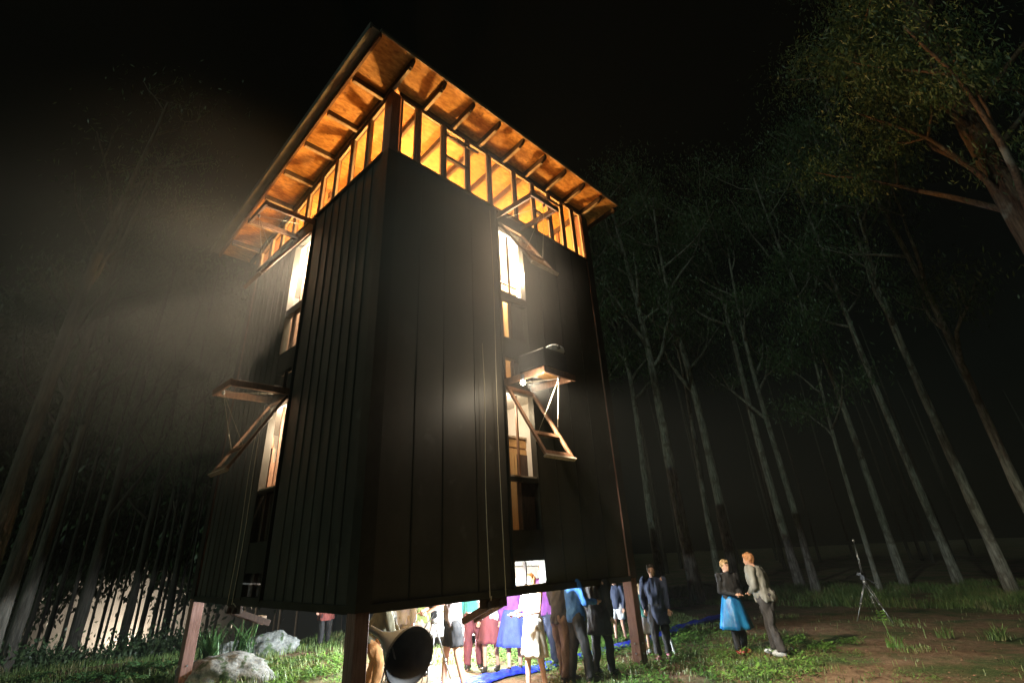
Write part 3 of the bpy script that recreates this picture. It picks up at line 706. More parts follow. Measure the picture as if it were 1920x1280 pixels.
blades(24000, lambda r: bear(r.uniform(1180, 2000), r.uniform(22, 31)), .06, .30, .010, 'long_grass', M['blade'], lambda x, y, r: nmask(x, y, .4, -.05, 7), .9, seed=4)
blades(9000, lambda r: bear(r.uniform(-60, 640), r.uniform(11.5, 19), 1250), .06, .22, .009, 'grass', M['blade'], lambda x, y, r: nmask(x, y, .7, -.15, 2), .8, seed=5)
# leafy weeds
def weeds(n, area, h, name, mt, size=.035, seed=1, mask=None):
    r = np.random.default_rng(seed); V, Fc = [], []; k = 0
    for i in range(n):
        x, y = area(r)
        if mask and not mask(x, y, r): continue
        z = gz(x, y); m = r.integers(5, 12)
        for j in range(m):
            a = r.uniform(0, 6.283); rr = r.uniform(.01, h * .8); zz = z + r.uniform(.01, h); c = np.array([x + math.cos(a) * rr, y + math.sin(a) * rr, zz])
            d = np.array([math.cos(a), math.sin(a), r.uniform(-.4, .6)]); w = np.cross(d, [0, 0, 1.]); w /= np.linalg.norm(w); s = size * r.uniform(.5, 1.5)
            V += [c, c + d * s + w * s * .4 + [0, 0, .1 * s], c + d * s * 2, c + d * s - w * s * .4 + [0, 0, .1 * s]]; Fc.append((k, k + 1, k + 2, k + 3)); k += 4
    o = np_mesh(name, np.array(V), np.array(Fc), mt); tag(o, kind='stuff'); return o
weeds(3000, lambda r: ((lambda q: (q.x, q.y))(W(r.uniform(4.6, 10.5), r.uniform(-2.6, 3.6), 0))), .12, 'weeds', M['weed'], seed=8, mask=lambda x, y, r: nmask(x, y, 1.6, -.05, 1))
weeds(1500, lambda r: bear(r.uniform(330, 640), r.uniform(11.2, 14.5), 1270), .10, 'weeds', M['weed'], seed=9, mask=lambda x, y, r: nmask(x, y, .9, -.05, 1))
weeds(700, lambda r: bear(r.uniform(900, 1150), r.uniform(12.4, 15), 1230), .12, 'weeds', M['weed'], seed=10)
weeds(1200, lambda r: bear(r.uniform(1200, 1950), r.uniform(9.5, 13.5), 1230), .06, 'weeds', M['weed'], .02, seed=13, mask=lambda x, y, r: nmask(x, y, .6, .18, 6))
# ferns at left: arching fronds with leaflets, one thing each
def fern(x, y, s, lab, seed):
    random.seed(seed); t = tag(empty('fern', (x, y, gz(x, y))), lab, 'fern', 'ferns along the left foreground bank')
    for j in range(9):
        a = j * .698 + random.uniform(-.2, .2); V = []; Fc = []
        L = s * random.uniform(.7, 1.1); pts = []
        for i in range(9):
            k = i / 8; pts.append(Vector((math.cos(a) * L * k * .8, math.sin(a) * L * k * .8, L * (.75 * k - .55 * k * k * k) + .02)))
        mb = MB(); mb.tube(pts, [.006 * (1 - .7 * i / 8) for i in range(9)], 4)
        side = Vector((-math.sin(a), math.cos(a), 0))
        for i in range(1, 9):
            w = L * .20 * math.sin(math.pi * (.12 + .8 * i / 8)); p = pts[i]; d = (pts[i] - pts[i - 1]).normalized()
            for sg in (-1, 1):
                mb.add([p, p + side * sg * w * .5 + d * .03, p + side * sg * w + d * .02 - Vector((0, 0, w * .2)), p + side * sg * w * .5 - d * .025], [(0, 1, 2, 3)])
        mb.build('frond', M['fern'], t)
fl = ['leftmost small green fern in the dark at the lower left corner', 'green fern on the left bank, second from the picture corner', 'green fern on the left bank in front of the black trunks', 'tall fern on the left bank below the misty glow', 'fern nearest to the left tower post on its outer side', 'low fern between the bank and the left tower post', 'dim fern at the far left behind the bank edge']
for i, (px, D, py, s) in enumerate(((110, 14.2, 1272, .5), (165, 14.8, 1262, .5), (222, 14.2, 1262, .55), (268, 15.2, 1240, .6), (312, 14.8, 1240, .55), (285, 13.6, 1270, .45), (60, 15.5, 1265, .5))):
    x, y = bear(px, D, py); fern(x, y, s, fl[i], 300 + i)

# rocks
def rock(x, y, sx, sy, sz, lab, seed, rz_=0):
    bm = bmesh.new(); bmesh.ops.create_icosphere(bm, subdivisions=5, radius=1)
    for v in bm.verts:
        p = v.co.copy(); n = mnoise.fractal(p * 1.1 + Vector((seed, 0, 0)), .8, 2.1, 5) * .26 + mnoise.noise(p * 7 + Vector((seed, 3, 0))) * .018
        q = p * (1 + n); q.z = q.z * (.95 if q.z > 0 else .5)
        v.co = Vector((q.x * sx, q.y * sy, q.z * sz))
    me = bpy.data.meshes.new('rock'); bm.to_mesh(me); bm.free(); me.polygons.foreach_set('use_smooth', [True] * len(me.polygons)); me.materials.append(M['rock'])
    o = link('rock', me); o.location = (x, y, gz(x, y) + sz * .12); o.rotation_euler = (0, 0, rz_); tag(o, lab, 'rock')
rock(-5.55, 11.75, .88, .62, .44, 'big pale lichen covered granite boulder beside the left tower post', 3, .2)
rock(-6.2, 15.1, .74, .6, .42, 'smaller granite boulder behind the big one, with a dark cleft', 11, .3)
rock(-6.95, 14.9, .42, .4, .30, 'low dark rock left of the smaller boulder', 17, .9)
# strappy tussock on the boulders
def tussock(x, y, z, n, h, lab, seed, mt='fern', w=.012):
    random.seed(seed); t = MB()
    for i in range(n):
        a = random.uniform(0, 6.283); L = h * random.uniform(.5, 1.15); sp = random.uniform(.15, .8); o = Vector((random.gauss(0, .10), random.gauss(0, .06), 0)); d = Vector((math.cos(a), math.sin(a), 0)); s = Vector((-math.sin(a), math.cos(a), 0)) * w
        p = [o + d * (L * sp * k * k) + Vector((0, 0, L * (k - .35 * sp * k * k))) for k in (0, .4, .75, 1)]
        t.add([p[0] - s, p[0] + s, p[1] + s, p[1] - s, p[2] + s * .7, p[2] - s * .7, p[3]], [(0, 1, 2, 3), (3, 2, 4, 5), (5, 4, 6)])
    o = t.build('grass_tussock', M[mt]); o.location = (x, y, z); tag(o, lab, 'grass tussock')
tussock(-6.35, 12.6, .2, 90, .75, 'tall strappy green tussock at the back of the big boulder', 1)
tussock(-5.9, 13.1, .18, 70, .8, 'spiky green tussock between the two boulders', 2)
tussock(7.54, 12.12, 0, 36, .25, 'small weed tuft with a tall seed stalk in the middle of the dirt at right', 3, 'weed', .008)
tussock(9.9, 12.5, 0, 70, .32, 'dry yellow grass tuft at the right edge beside the shadow', 4, 'blade', .008)
tussock(9.2, 13.0, 0, 45, .26, 'dry grass tuft just left of the yellow one at the right edge', 5, 'blade', .008)
st = MB(); st.tube([(0, 0, 0), (-.03, 0, .3), (-.08, 0, .62)], .005, 5)
for k, z in enumerate((.46, .52, .57, .61)): st.add([(-.05 - k * .01, 0, z), (-.0 + .03, .01, z + .03), (.05, 0, z + .02), (.02, -.01, z + .005)], [(0, 1, 2, 3)]); st.add([(-.06 - k * .01, 0, z), (-.11, .01, z + .03), (-.15, 0, z + .02), (-.11, -.01, z + .005)], [(0, 1, 2, 3)])
o = st.build('seed_stalk', M['weed']); o.location = (7.5, 12.1, gz(7.5, 12.1)); tag(o, 'single thin pale seed stalk standing above the weed tuft at right', 'plant')

# blue plastic strip across the grass
path = [(-1.3, 10.3), (-.43, 10.9), (.5, 11.7), (1.3, 12.5), (2.44, 13.45), (3.4, 14.5), (4.4, 15.8), (5.6, 17.2), (6.9, 18.4)]
V, Fc = [], []; n = 60; prof = [(-.17, .02), (-.13, .07), (-.06, .04), (0, .09), (.07, .05), (.13, .08), (.17, .02)]
for i in range(n + 1):
    s = i / n * (len(path) - 1); k = min(int(s), len(path) - 2); a, b = Vector(path[k]), Vector(path[k + 1]); p = a.lerp(b, s - k); d = (b - a).normalized(); sd_ = Vector((-d.y, d.x))
    p += sd_ * .05 * math.sin(i * .7)
    for (w, h) in prof:
        q = p + sd_ * w * (1 + .15 * math.sin(i * 1.3)); V.append((q.x, q.y, gz(q.x, q.y) + h + .03 * mnoise.noise(Vector((q.x * 5, q.y * 5, 0)))))
m = len(prof)
for i in range(n):
    for j in range(m - 1): Fc.append((i * m + j, i * m + j + 1, (i + 1) * m + j + 1, (i + 1) * m + j))
    Fc.append((i * m + m - 1, i * m, (i + 1) * m, (i + 1) * m + m - 1))
o = MB().add(V, Fc).build('plastic_strip', M['blue'], None, True); tag(o, 'crumpled bright blue plastic strip running across the grass under and past the tower', 'tarpaulin')

# ------------------------------------------------------------------ people
def remeshed(mb, voxel, smooth_it=4, amp=0, fr=9, seed=0):
    me = mb.mesh('tmp'); ob = bpy.data.objects.new('tmp', me); col.objects.link(ob)
    r = ob.modifiers.new('r', 'REMESH'); r.mode = 'VOXEL'; r.voxel_size = voxel
    s = ob.modifiers.new('s', 'SMOOTH'); s.iterations = smooth_it; s.factor = .5
    dg = bpy.context.evaluated_depsgraph_get(); ev = ob.evaluated_get(dg)
    out = bpy.data.meshes.new_from_object(ev); bpy.data.objects.remove(ob); bpy.data.meshes.remove(me)
    if amp:
        for v in out.vertices:
            c = v.co; v.co = c + v.normal * 1.7 * amp * (mnoise.noise(Vector((c.x * fr, c.y * fr, c.z * fr * .55 + seed))) + .5 * mnoise.noise(Vector((c.x * fr * 2.3, c.y * fr * 2.3, c.z * fr + seed))))
    out.polygons.foreach_set('use_smooth', [True] * len(out.polygons)); return out
def person(x, y, face, h=1.7, label='', group=None, lean=0.0, crouch=0.0, arms='down', stride=.1, top=None, topc='long', bottom=None, skirt=None, hair=None, hairlong=False, shoes=None, build=1.0, seed=0, legs_skin=False, dz=0, headturn=0.0):
    s = h / 1.7; t = tag(empty('person', (x, y, gz(x, y) + dz), face), label, 'person', group)
    LR = Matrix.Rotation(-lean, 3, 'X'); piv = Vector((0, 0, .93))
    def T(p):                                # lean the upper body forward (towards +y) about the pelvis
        p = Vector(p)
        if p.z > .93: p = piv + LR @ (p - piv)
        return p * s
    drop = crouch
    hip = {sg: Vector((sg * .09, 0, .90 - drop)) for sg in (-1, 1)}
    def low(p): p = Vector(p); return p * s
    def leg_pts(sg):
        fy = stride * sg; k = Vector((sg * .10, fy * .5 + .03 + drop * .75, .49 - drop * .35)); a = Vector((sg * .10, fy, .085)); return [low(hip[sg]), low(k), low(a)], low((sg * .10, fy + .10, .03))
    def up(p): p = Vector(p); q = T(p); q.z -= drop * s; return q
    B = build
    armp = {'down': [((.20, .0, 1.40), (.25, -.02, 1.12), (.24, .06, .87))] * 2,
            'folded': [((.20, .0, 1.40), (.24, .02, 1.13), (.05, .24, 1.06))] * 2,
            'holding': [((.20, .0, 1.40), (.25, .08, 1.15), (.12, .36, 1.12))] * 2,
            'forward': [((.20, .0, 1.40), (.24, .22, 1.22), (.16, .46, 1.10))] * 2,
            'oneup': [((.20, .0, 1.40), (.28, .1, 1.2), (.16, .26, 1.38)), ((.20, .0, 1.40), (.25, -.02, 1.12), (.24, .06, .87))],
            'pockets': [((.20, .0, 1.40), (.30, -.06, 1.14), (.19, .07, .95))] * 2}[arms]
    def arm(i):
        sg = (-1, 1)[i]; return [up((sg * p[0] * (1 if B < 1.1 else 1.1), p[1], p[2])) for p in armp[i]]
    tors = [(0, 0, .86, .15, .115), (0, 0, .95, .155, .115), (0, .01, 1.06, .135, .10), (0, .015, 1.2, .155, .11), (0, .0, 1.33, .17, .105), (0, -.01, 1.41, .13, .08), (0, -.01, 1.46, .06, .06)]
    def torso(mb, inf, zmin=.8, zmax=9):
        pts = [p for p in tors if zmin <= p[2] <= zmax]
        mb.tube([up(p[:3]) for p in pts], [((p[3] * B + inf) * s, (p[4] * B + inf) * s) for p in pts], 18)
    # body: one continuous skin surface with head, ears, nose, hands
    b = MB(); torso(b, 0)
    hc = up((0, .025, 1.585)); HM = (Matrix.Rotation(headturn, 3, 'Z') @ Matrix.Rotation(-lean * .5, 3, 'X')).to_4x4()
    b.tube([up((0, -.01, 1.42)), up((0, .01, 1.53))], .052 * s, 12)
    b.ell(hc, (.074 * s, .092 * s, .112 * s), 20, 16, HM); b.ell(hc + HM @ Vector((0, .03, -.055)) * s, (.052 * s, .062 * s, .058 * s), 16, 12, HM)
    b.ell(hc + HM @ Vector((0, .095, -.018)) * s, (.013 * s, .018 * s, .022 * s), 10, 8, HM)
    b.ell(hc + HM @ Vector((0, .088, -.062)) * s, (.022 * s, .008 * s, .008 * s), 10, 6, HM)
    for sg in (-1, 1): b.ell(hc + HM @ Vector((sg * .076, -.005, -.01)) * s, (.010 * s, .02 * s, .03 * s), 8, 8, HM)
    for i in (0, 1):
        a = arm(i); b.tube(a, [.05 * s * B, .038 * s, .027 * s], 10); d = (a[2] - a[1]).normalized()
        b.ell(a[2] + d * .045 * s, (.035 * s, .03 * s, .045 * s), 10, 8); b.ell(a[0], (.06 * s * B,) * 3, 10, 8)
    for sg in (-1, 1):
        lp, toe = leg_pts(sg); b.tube(lp, [.085 * s * B, .055 * s, .038 * s], 12); b.ell(lp[0], (.10 * s * B,) * 3, 12, 8)
        b.tube([lp[2] - Vector((0, .05 * s, .05 * s)), toe], [.04 * s, .035 * s], 10)
    bm_ = remeshed(b, .014 * s, 3)
    # fingers rooted in the palms
    fb = MB()
    for i in (0, 1):
        a = arm(i); d = (a[2] - a[1]).normalized(); side = d.cross(Vector((0, 0, 1)))
        if side.length < .2: side = Vector((0, 1, 0))
        side.normalize(); nrm = side.cross(d)
        for k in range(4):
            o = a[2] + d * .065 * s + side * (k - 1.5) * .019 * s; L = (.062, .072, .068, .054)[k] * s
            fb.tube([o, o + d * L * .5 + nrm * .006 * s, o + d * L * .85 - nrm * -.022 * s], [.0095 * s, .0085 * s, .007 * s], 6)
        o = a[2] + d * .03 * s - side * .03 * s; fb.tube([o, o + d * .025 * s - side * .025 * s, o + d * .055 * s - side * .03 * s], [.012 * s, .0105 * s, .009 * s], 6)
    bb = bmesh.new(); bb.from_mesh(bm_); bb.from_mesh(fb.mesh('f', True)); bb.to_mesh(bm_); bb.free()
    bm_.polygons.foreach_set('use_smooth', [True] * len(bm_.polygons)); bm_.materials.clear(); bm_.materials.append(M['skin']); link('body', bm_, t)
    e = MB()
    for sg in (-1, 1): e.ell(hc + HM @ Vector((sg * .029, .084, .012)) * s, (.011 * s, .008 * s, .007 * s), 8, 6, HM)
    e.build('eyes', M['black'], t, True)
    if hair:
        hb_ = MB(); hb_.ell(hc + HM @ Vector((0, -.022, .028)) * s, (.090 * s, .098 * s, .106 * s), 16, 12, HM)
        hb_.ell(hc + HM @ Vector((0, .035, .085)) * s, (.068 * s, .06 * s, .035 * s), 12, 8, HM)
        if hairlong: hb_.ell(hc + HM @ Vector((0, -.055, -.085)) * s, (.088 * s, .055 * s, .13 * s), 12, 10, HM)
        m_ = remeshed(hb_, .016 * s, 1, .012 * s, 26, seed); m_.materials.clear(); m_.materials.append(hair); link('hair', m_, t)
    if bottom:
        c = MB()
        for sg in (-1, 1):
            lp, toe = leg_pts(sg)
            if legs_skin == 'shorts': lp = [lp[0], lp[0].lerp(lp[1], .75)]; c.tube(lp, [.12 * s * B, .105 * s], 12)
            else: c.tube(lp, [.112 * s * B, .085 * s, .07 * s], 12)
            c.ell(lp[0], (.115 * s * B,) * 3, 12, 8)
        c.tube([low((0, 0, .86 - drop)), low((0, 0, 1.0 - drop))], [(.165 * s * B, .13 * s * B)] * 2, 16)
        m_ = remeshed(c, .018 * s, 2, .018 * s, 9, seed); m_.materials.clear(); m_.materials.append(bottom); link('shorts' if legs_skin == 'shorts' else 'trousers', m_, t)
    if skirt:
        mt, z1, z0, r1, r0 = skirt; n = 40; rows = 9; V = []; Fc = []
        for i in range(rows + 1):
            k = i / rows; z = z1 + (z0 - z1) * k; r = r1 + (r0 - r1) * (k ** .8)
            for j in range(n):
                a = 2 * math.pi * j / n; f = 1 + .10 * k * math.sin(a * 7 + seed) + .05 * k * math.sin(a * 11 + 2 * seed)
                p = Vector((math.cos(a) * r * f * B, math.sin(a) * r * f * .85 * B, z - drop))
                V.append(tuple(p * s))
        for i in range(rows):
            for j in range(n): Fc.append((i * n + j, (i + 1) * n + j, (i + 1) * n + (j + 1) % n, i * n + (j + 1) % n))
        so = MB().add(V, Fc).build('skirt', mt, t, True); md = so.modifiers.new('thick', 'SOLIDIFY'); md.thickness = .006
    if top:
        c = MB(); torso(c, .032 if B < 1.2 else .045, .84, 1.47)
        for i in (0, 1):
            a = arm(i)
            if topc == 'short': a = [a[0], a[0].lerp(a[1], .8)]; c.tube(a, [.075 * s, .068 * s], 12)
            elif topc == 'sleeveless': continue
            else: c.tube(a, [.075 * s * B, .06 * s, .045 * s], 12)
            c.ell(a[0], (.078 * s * B,) * 3, 12, 8)
        if topc == 'coat': c.tube([up((0, 0, .95)), low((0, -.02, .62 - drop))], [(.19 * s, .15 * s), (.23 * s, .19 * s)], 18)
        m_ = remeshed(c, .018 * s, 2, .020 * s, 9, seed + 5); m_.materials.clear(); m_.materials.append(top); link({'coat': 'coat', 'long': 'jersey', 'short': 'shirt', 'sleeveless': 'bodice'}[topc], m_, t)
    if shoes:
        for sg in (-1, 1):
            lp, toe = leg_pts(sg); c = MB(); f = lp[2]
            c.ell(Vector((f.x, f.y + .055 * s, .048 * s)), (.048 * s, .135 * s, .05 * s), 14, 10); c.ell(Vector((f.x, f.y - .01 * s, .07 * s)), (.047 * s, .06 * s, .06 * s), 12, 8)
            for i, v in enumerate(c.v): c.v[i] = (v[0], v[1], max(v[2], .004))
            c.build('shoe', shoes, t, True)
    return t
C = {'black': cloth('black_cloth', (.022, .022, .025)), 'sweater': cloth('grey_knit', (.22, .215, .19), bs=90), 'darktrouser': cloth('dark_trouser', (.05, .045, .045)),
     'blueskirt': mat('shiny_blue_cloth', (.01, .10, .30), (.02, .24, .52), 7, (1, 1, .4), .38, bump=.8, bscale=12), 'white': cloth('white_cloth', (.72, .72, .74), .85),
     'cream': cloth('cream_cloth', (.6, .52, .42)), 'pinkshirt': cloth('dusty_pink_cloth', (.40, .33, .33)), 'blue': cloth('royal_blue_cloth', (.05, .08, .55)), 'purple': cloth('purple_cloth', (.18, .05, .25)),
     'bluejk': cloth('bright_blue_jacket', (.04, .16, .50)), 'maroon': cloth('maroon_cloth', (.20, .05, .06)), 'teal': cloth('teal_cloth', (.08, .38, .36)), 'brown': cloth('brown_trouser', (.12, .08, .065)),
     'tan': cloth('tan_cloth', (.42, .20, .07)), 'olive': cloth('olive_cloth', (.10, .095, .06)), 'green': cloth('yellow_green_cloth', (.24, .30, .10)), 'redc': cloth('dull_red_cloth', (.25, .06, .05)), 'navy': cloth('navy_cloth', (.03, .04, .08)),
     'red': cloth('red_leather', (.45, .06, .05), rough=.5, bump=.05), 'pinkshoe': cloth('pink_canvas', (.6, .22, .3), bump=.05), 'whiteshoe': cloth('white_leather', (.6, .62, .65), rough=.5, bump=.05), 'darkshoe': cloth('dark_leather', (.03, .025, .02), rough=.5, bump=.05)}
H = {k: mat('hair_' + k, c, tuple(x * 1.8 for x in c), 30, (1, 1, .3), .6, bump=.6, bscale=50) for k, c in {'blond': (.30, .20, .10), 'ginger': (.26, .12, .05), 'brown': (.07, .04, .025), 'dark': (.02, .015, .012), 'grey': (.3, .28, .26)}.items()}
GP = 'people gathered under and beyond the tower'
def at(px, py): # ground point seen at a picture pixel
    d = F_ + X_ * ((px - 933.99) / 950.5) - U_ * ((py - 571.09) / 950.5); k = -CAM_H / d.z; return d.x * k, d.y * k
def face_to(x, y, tx, ty): return math.atan2(ty - y, tx - x) - math.pi / 2
LX, LY = W(2.2, 1.5, 0).x, W(2.2, 1.5, 0).y
wx, wy = at(1392, 1224); mx_, my_ = at(1462, 1230)
person(wx, wy, face_to(wx, wy, mx_ - .1, my_ - .8), 1.68, 'blond woman in black top and shiny blue skirt over black trousers with red shoes', GP, arms='folded', top=C['black'], bottom=C['black'], skirt=(C['blueskirt'], 1.04, .44, .17, .33), hair=H['blond'], shoes=C['red'], seed=1, stride=.03)
person(mx_, my_, face_to(mx_, my_, wx, wy), 1.80, 'ginger haired man in pale grey sweater and dark trousers leaning towards the blue skirted woman', GP, lean=.22, arms='folded', top=C['sweater'], bottom=C['darktrouser'], hair=H['ginger'], shoes=C['whiteshoe'], build=1.28, seed=2, stride=.10)
ppl = [
 # px, feet py, height, facing target(None=lamp), kwargs
 (1246, 1236, 1.66, (0, 0), 'person in long dark coat and pink shoes just right of the right tower post', dict(topc='coat', top=C['navy'], bottom=C['black'], hair=H['dark'], shoes=C['pinkshoe'], stride=.16)),
 (1216, 1226, 1.28, (1, 20), 'fair haired girl in teal top and white skirt right behind the right tower post', dict(top=C['teal'], topc='short', skirt=(C['white'], .98, .52, .15, .27), hair=H['blond'], hairlong=True, shoes=C['whiteshoe'])),
 (1166, 1206, 1.35, None, 'child in dark top and white shorts half hidden left of the right tower post', dict(top=C['navy'], bottom=C['white'], legs_skin='shorts', hair=H['blond'], shoes=C['darkshoe'])),
 (1090, 1282, 1.74, (6, 12), 'person in bright blue jacket and black trousers at the right end of the group', dict(top=C['bluejk'], bottom=C['black'], arms='holding', hair=H['grey'], shoes=C['darkshoe'], stride=.12)),
 (1060, 1278, 1.70, (4, 14), 'person in black top and brown trousers left of the blue jacket', dict(top=C['black'], bottom=C['brown'], arms='holding', hair=H['grey'], shoes=C['darkshoe'], stride=-.1)),
 (1008, 1296, 1.66, (-2, 8), 'woman in pale cream and white dress in the middle of the group', dict(top=C['white'], topc='sleeveless', skirt=(C['cream'], 1.05, .50, .17, .24), hair=H['ginger'], hairlong=True, shoes=None, arms='holding')),
 (966, 1262, 1.64, (1, 20), 'woman in royal blue skirt and purple top left of the cream dress', dict(top=C['purple'], skirt=(C['blue'], 1.06, .45, .17, .33), hair=H['brown'], hairlong=True, shoes=C['darkshoe'])),
 (1030, 1250, 1.72, None, 'person in purple top and dark trousers behind the cream dress', dict(top=C['purple'], bottom=C['navy'], hair=H['ginger'], shoes=C['darkshoe'])),
 (922, 1258, 1.62, (-2, 7), 'person in white blouse and maroon skirt left of the royal blue skirt', dict(top=C['white'], topc='short', skirt=(C['maroon'], 1.0, .48, .16, .25), hair=H['brown'], shoes=C['darkshoe'])),
 (888, 1256, 1.68, (2, 20), 'person in teal top and dark trousers behind the photographer', dict(top=C['teal'], bottom=C['maroon'], hair=H['dark'], shoes=C['darkshoe'])),
 (850, 1296, 1.78, (-3.2, 9.5), 'photographer in dusty pink shirt and black shorts bending over a camera', dict(top=C['pinkshirt'], topc='short', bottom=C['black'], legs_skin='shorts', arms='forward', hair=H['dark'], shoes=C['darkshoe'], build=1.1, stride=.14)),
 (748, 1272, 1.72, (-3, 8), 'person in loose white shirt standing behind the black horn', dict(top=C['white'], bottom=C['cream'], hair=H['brown'], shoes=C['darkshoe'], build=1.15)),
 (792, 1262, 1.66, (1, 9), 'person in yellow green top between the white shirt and the photographer', dict(top=C['green'], bottom=C['cream'], hair=H['brown'], shoes=C['darkshoe'])),
 (606, 1212, 1.60, (-2, 8), 'dim distant person in dull red coat beyond the tower, left of the front post', dict(top=C['redc'], topc='coat', bottom=C['black'], hair=H['dark'], shoes=C['darkshoe'])),
 (1135, 1270, 1.72, (8, 18), 'person in dark coat with back to the light, left of the right tower post', dict(top=C['black'], topc='coat', bottom=C['black'], hair=H['grey'], shoes=C['darkshoe'])),
]
for i, (px, py, h, tg, lab, kw) in enumerate(ppl):
    x, y = at(px, py); tx, ty = tg if tg else (LX, LY)
    person(x, y, face_to(x, y, tx, ty), h, lab, GP, seed=10 + i, **kw)
# stooping helper holding the horn, mostly behind the front post
hx, hy = at(690, 1306)
person(hx, hy, face_to(hx, hy, hx + 1, hy + .1), 1.72, 'person in olive jacket and tan trousers stooping beside the front tower post with the horn', GP, lean=.6, crouch=.12, arms='forward', top=C['olive'], bottom=C['tan'], hair=H['dark'], shoes=C['darkshoe'], build=1.2, seed=40)
# white shape standing in for a blurred pale trouser leg beside the dark coat
b = MB(); b.tube([(0, 0, .62), (.03, 0, .5), (.08, .02, .3), (.13, .03, .1), (.16, .03, .02)], [(.02, .012), (.06, .03), (.07, .035), (.065, .03), (.03, .02)], 12)
o = b.build('blurred_leg', C['white'], None, True); q = at(1254, 1230); o.location = (q[0], q[1], gz(*q)); tag(o, 'long white shape of a blurred trouser leg beside the dark coated person', 'trouser leg')

# black horn on a short stand, its mouth turned to the camera
ax, ay = bear(768, 9.0, 1236); mouth = Vector((ax, ay, .70)); throat = mouth + Vector((-.55, .55, .22)); ex = throat + Vector((-.22, .2, .07))
hn_ = tag(empty('black_horn', (ax, ay, 0)), 'big black cone shaped horn with round mouth beside the front tower post', 'horn')
o0 = Vector((ax, ay, 0)); c = MB(); seg = [(ex, .05), (throat, .055), (throat.lerp(mouth, .3), .13), (throat.lerp(mouth, .65), .27), (mouth, .40)]
inner = [(mouth, .385), (throat.lerp(mouth, .65), .26), (throat.lerp(mouth, .3), .12), (throat, .045)]
c.tube([p - o0 for p, r in seg + inner][:len(seg)], [r for p, r in seg], 40, cap=False)
c.build('horn_flare', M['black'], hn_, True)
c = MB(); c.tube([p - o0 for p, r in inner], [r for p, r in inner], 40, cap=False); c.build('horn_inside', M['black'], hn_, True)
MB().tube([mouth - o0 + (mouth - throat).normalized() * t_ for t_ in (-.02, .02)], [.41, .41], 40, cap=False).build('rim', M['black'], hn_, True)
th = throat.lerp(mouth, .35) - o0
for a in (0, 2.09, 4.19): MB().tube([th, Vector((th.x + .3 * math.cos(a), th.y + .3 * math.sin(a), gz(ax, ay)))], .014, 6).build('leg', M['steel'], hn_, True)

# tripods
def tripod(x, y, hh, lab, mast=0, spread=.45, cam_=True, rot=0.0):
    t = tag(empty('tripod', (x, y, gz(x, y)), rot), lab, 'tripod')
    top = Vector((0, 0, hh))
    for k in range(3):
        a = k * 2.094 + .3; f = Vector((math.cos(a) * spread, math.sin(a) * spread, 0)); sd_ = Vector((-math.sin(a), math.cos(a), 0)) * .03; lg = MB()
        m1 = top.lerp(f, .55)
        lg.tube([top + sd_ * 1.3, m1 + sd_], .011, 6); lg.tube([top - sd_ * 1.3, m1 - sd_], .011, 6); lg.tube([m1 + (top - m1) * .3, f], .011, 6); lg.bar(m1 + sd_ * 1.4, m1 - sd_ * 1.4, .04, .04)
        lg.build('leg', M['steel'], t, True)
    MB().tube([(0, 0, hh - .04), (0, 0, hh + .05)], [.06, .05], 14).build('shoulder', M['steel'], t, True)
    MB().box(-.05, .05, -.06, .06, hh + .05, hh + .16).build('head', M['black'], t)
    MB().tube([(0, -.05, hh + .1), (-.1, -.36, hh - .05)], .011, 6).build('pan_handle', M['black'], t, True)
    return t
x, y = at(1645, 1166); t = tripod(x, y, .90, 'steel tripod with a thin tall mast standing alone on the dirt at right', rot=.5, spread=.46)
for dx in (-.05, .05): MB().tube([(dx * .6, 0, 1.06), (dx * .5 + .04, 0, 1.45), (dx * .3 + .08, 0, 1.86)], .007, 6).build('mast', M['steel'], t, True)
MB().ell((.08, 0, 1.9), (.045, .035, .045), 10, 8).build('mast_head', M['steel'], t, True)
MB().box(-.14, .06, -.06, .06, 1.061, 1.13).build('camera_plate', M['black'], t)
x, y = at(812, 1305); t = tripod(x, y, 1.02, 'camera tripod with yellow feet under the photographer\'s hands', spread=.35)
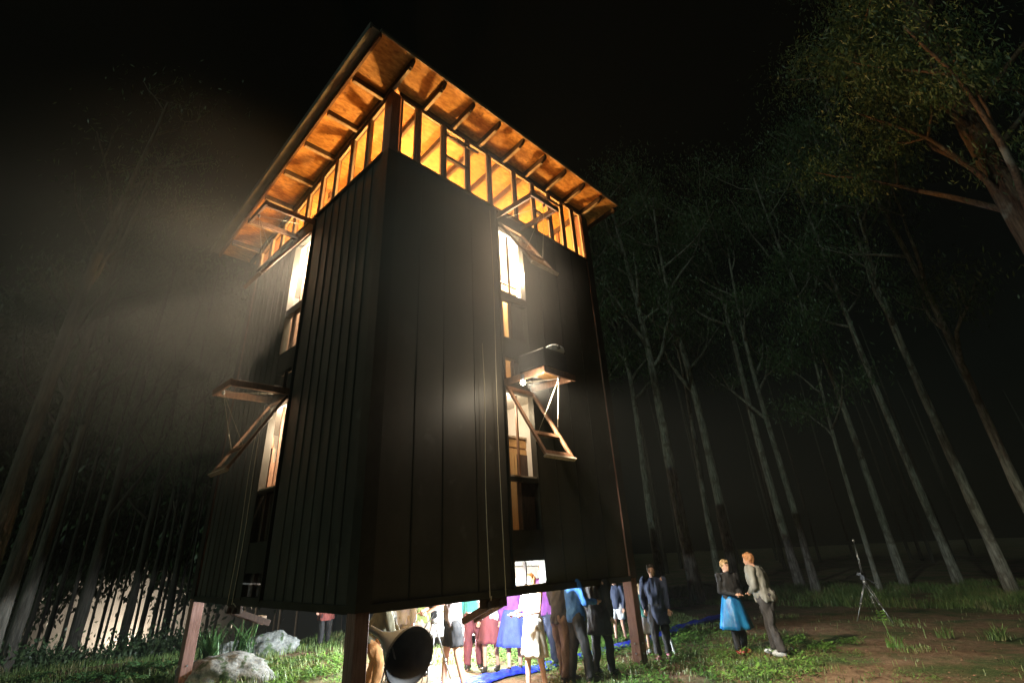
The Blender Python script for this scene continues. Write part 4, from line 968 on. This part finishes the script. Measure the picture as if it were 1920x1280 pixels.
cc = tag(empty('camera', (x, y, gz(x, y) + 1.19), .9), 'black camera with long lens on the tripod in front of the photographer', 'camera')
bevelled(MB().box(-.08, .08, -.05, .05, 0, .12).build('camera_body', M['black'], cc), .012); MB().tube([(0, .05, .06), (0, .20, .06)], [.035, .042], 14).build('lens', M['black'], cc, True)

# white screen behind the crowd
sx, sy = bear(880, 14.6, 1150); t = tag(empty('white_screen', (sx, sy, gz(sx, sy)), math.atan2(sy, sx) - math.pi / 2 - .1), 'wide white canvas screen on a frame behind the people under the tower', 'screen')
V, Fc = [], []; n = 24
for i in range(n + 1):
    for j in range(7):
        u = -1.65 + 3.3 * i / n; z = .25 + 1.5 * j / 6; V.append((u, .03 * math.sin(u * 5 + j * .3), z))
for i in range(n):
    for j in range(6): Fc.append((i * 7 + j, (i + 1) * 7 + j, (i + 1) * 7 + j + 1, i * 7 + j + 1))
o = MB().add(V, Fc).build('canvas', M['canvas'], t, True); md = o.modifiers.new('thick', 'SOLIDIFY'); md.thickness = .008
for u in (-1.7, 1.7): MB().tube([(u, 0, 0), (u, 0, 1.8)], .02, 8).build('pole', M['steel'], t, True)
MB().tube([(-1.7, 0, 1.79), (1.7, 0, 1.79)], .018, 8).build('top_rail', M['steel'], t, True)

# sticks and leaf litter on the dirt at right
random.seed(90); lt = MB()
for i in range(260):
    px = random.uniform(1180, 1919); py = random.uniform(1175, 1279); x, y = at(px, py); a = random.uniform(0, 6.283); L = random.uniform(.08, .3) if random.random() < .03 else random.uniform(.03, .06)
    z = gz(x, y) + .012; d = Vector((math.cos(a), math.sin(a), 0)) * L
    if L > .0601: lt.tube([(x, y, z), (x + d.x * .5, y + d.y * .5 + .01, z + .015), (x + d.x, y + d.y, z)], .006, 4)
    else: s_ = Vector((-d.y, d.x, 0)) * .35; p = Vector((x, y, z)); lt.add([p, p + d * .5 + s_ + Vector((0, 0, .015)), p + d, p + d * .5 - s_], [(0, 1, 2, 3)])
o = lt.build('leaf_litter', M['timber']); tag(o, kind='stuff')
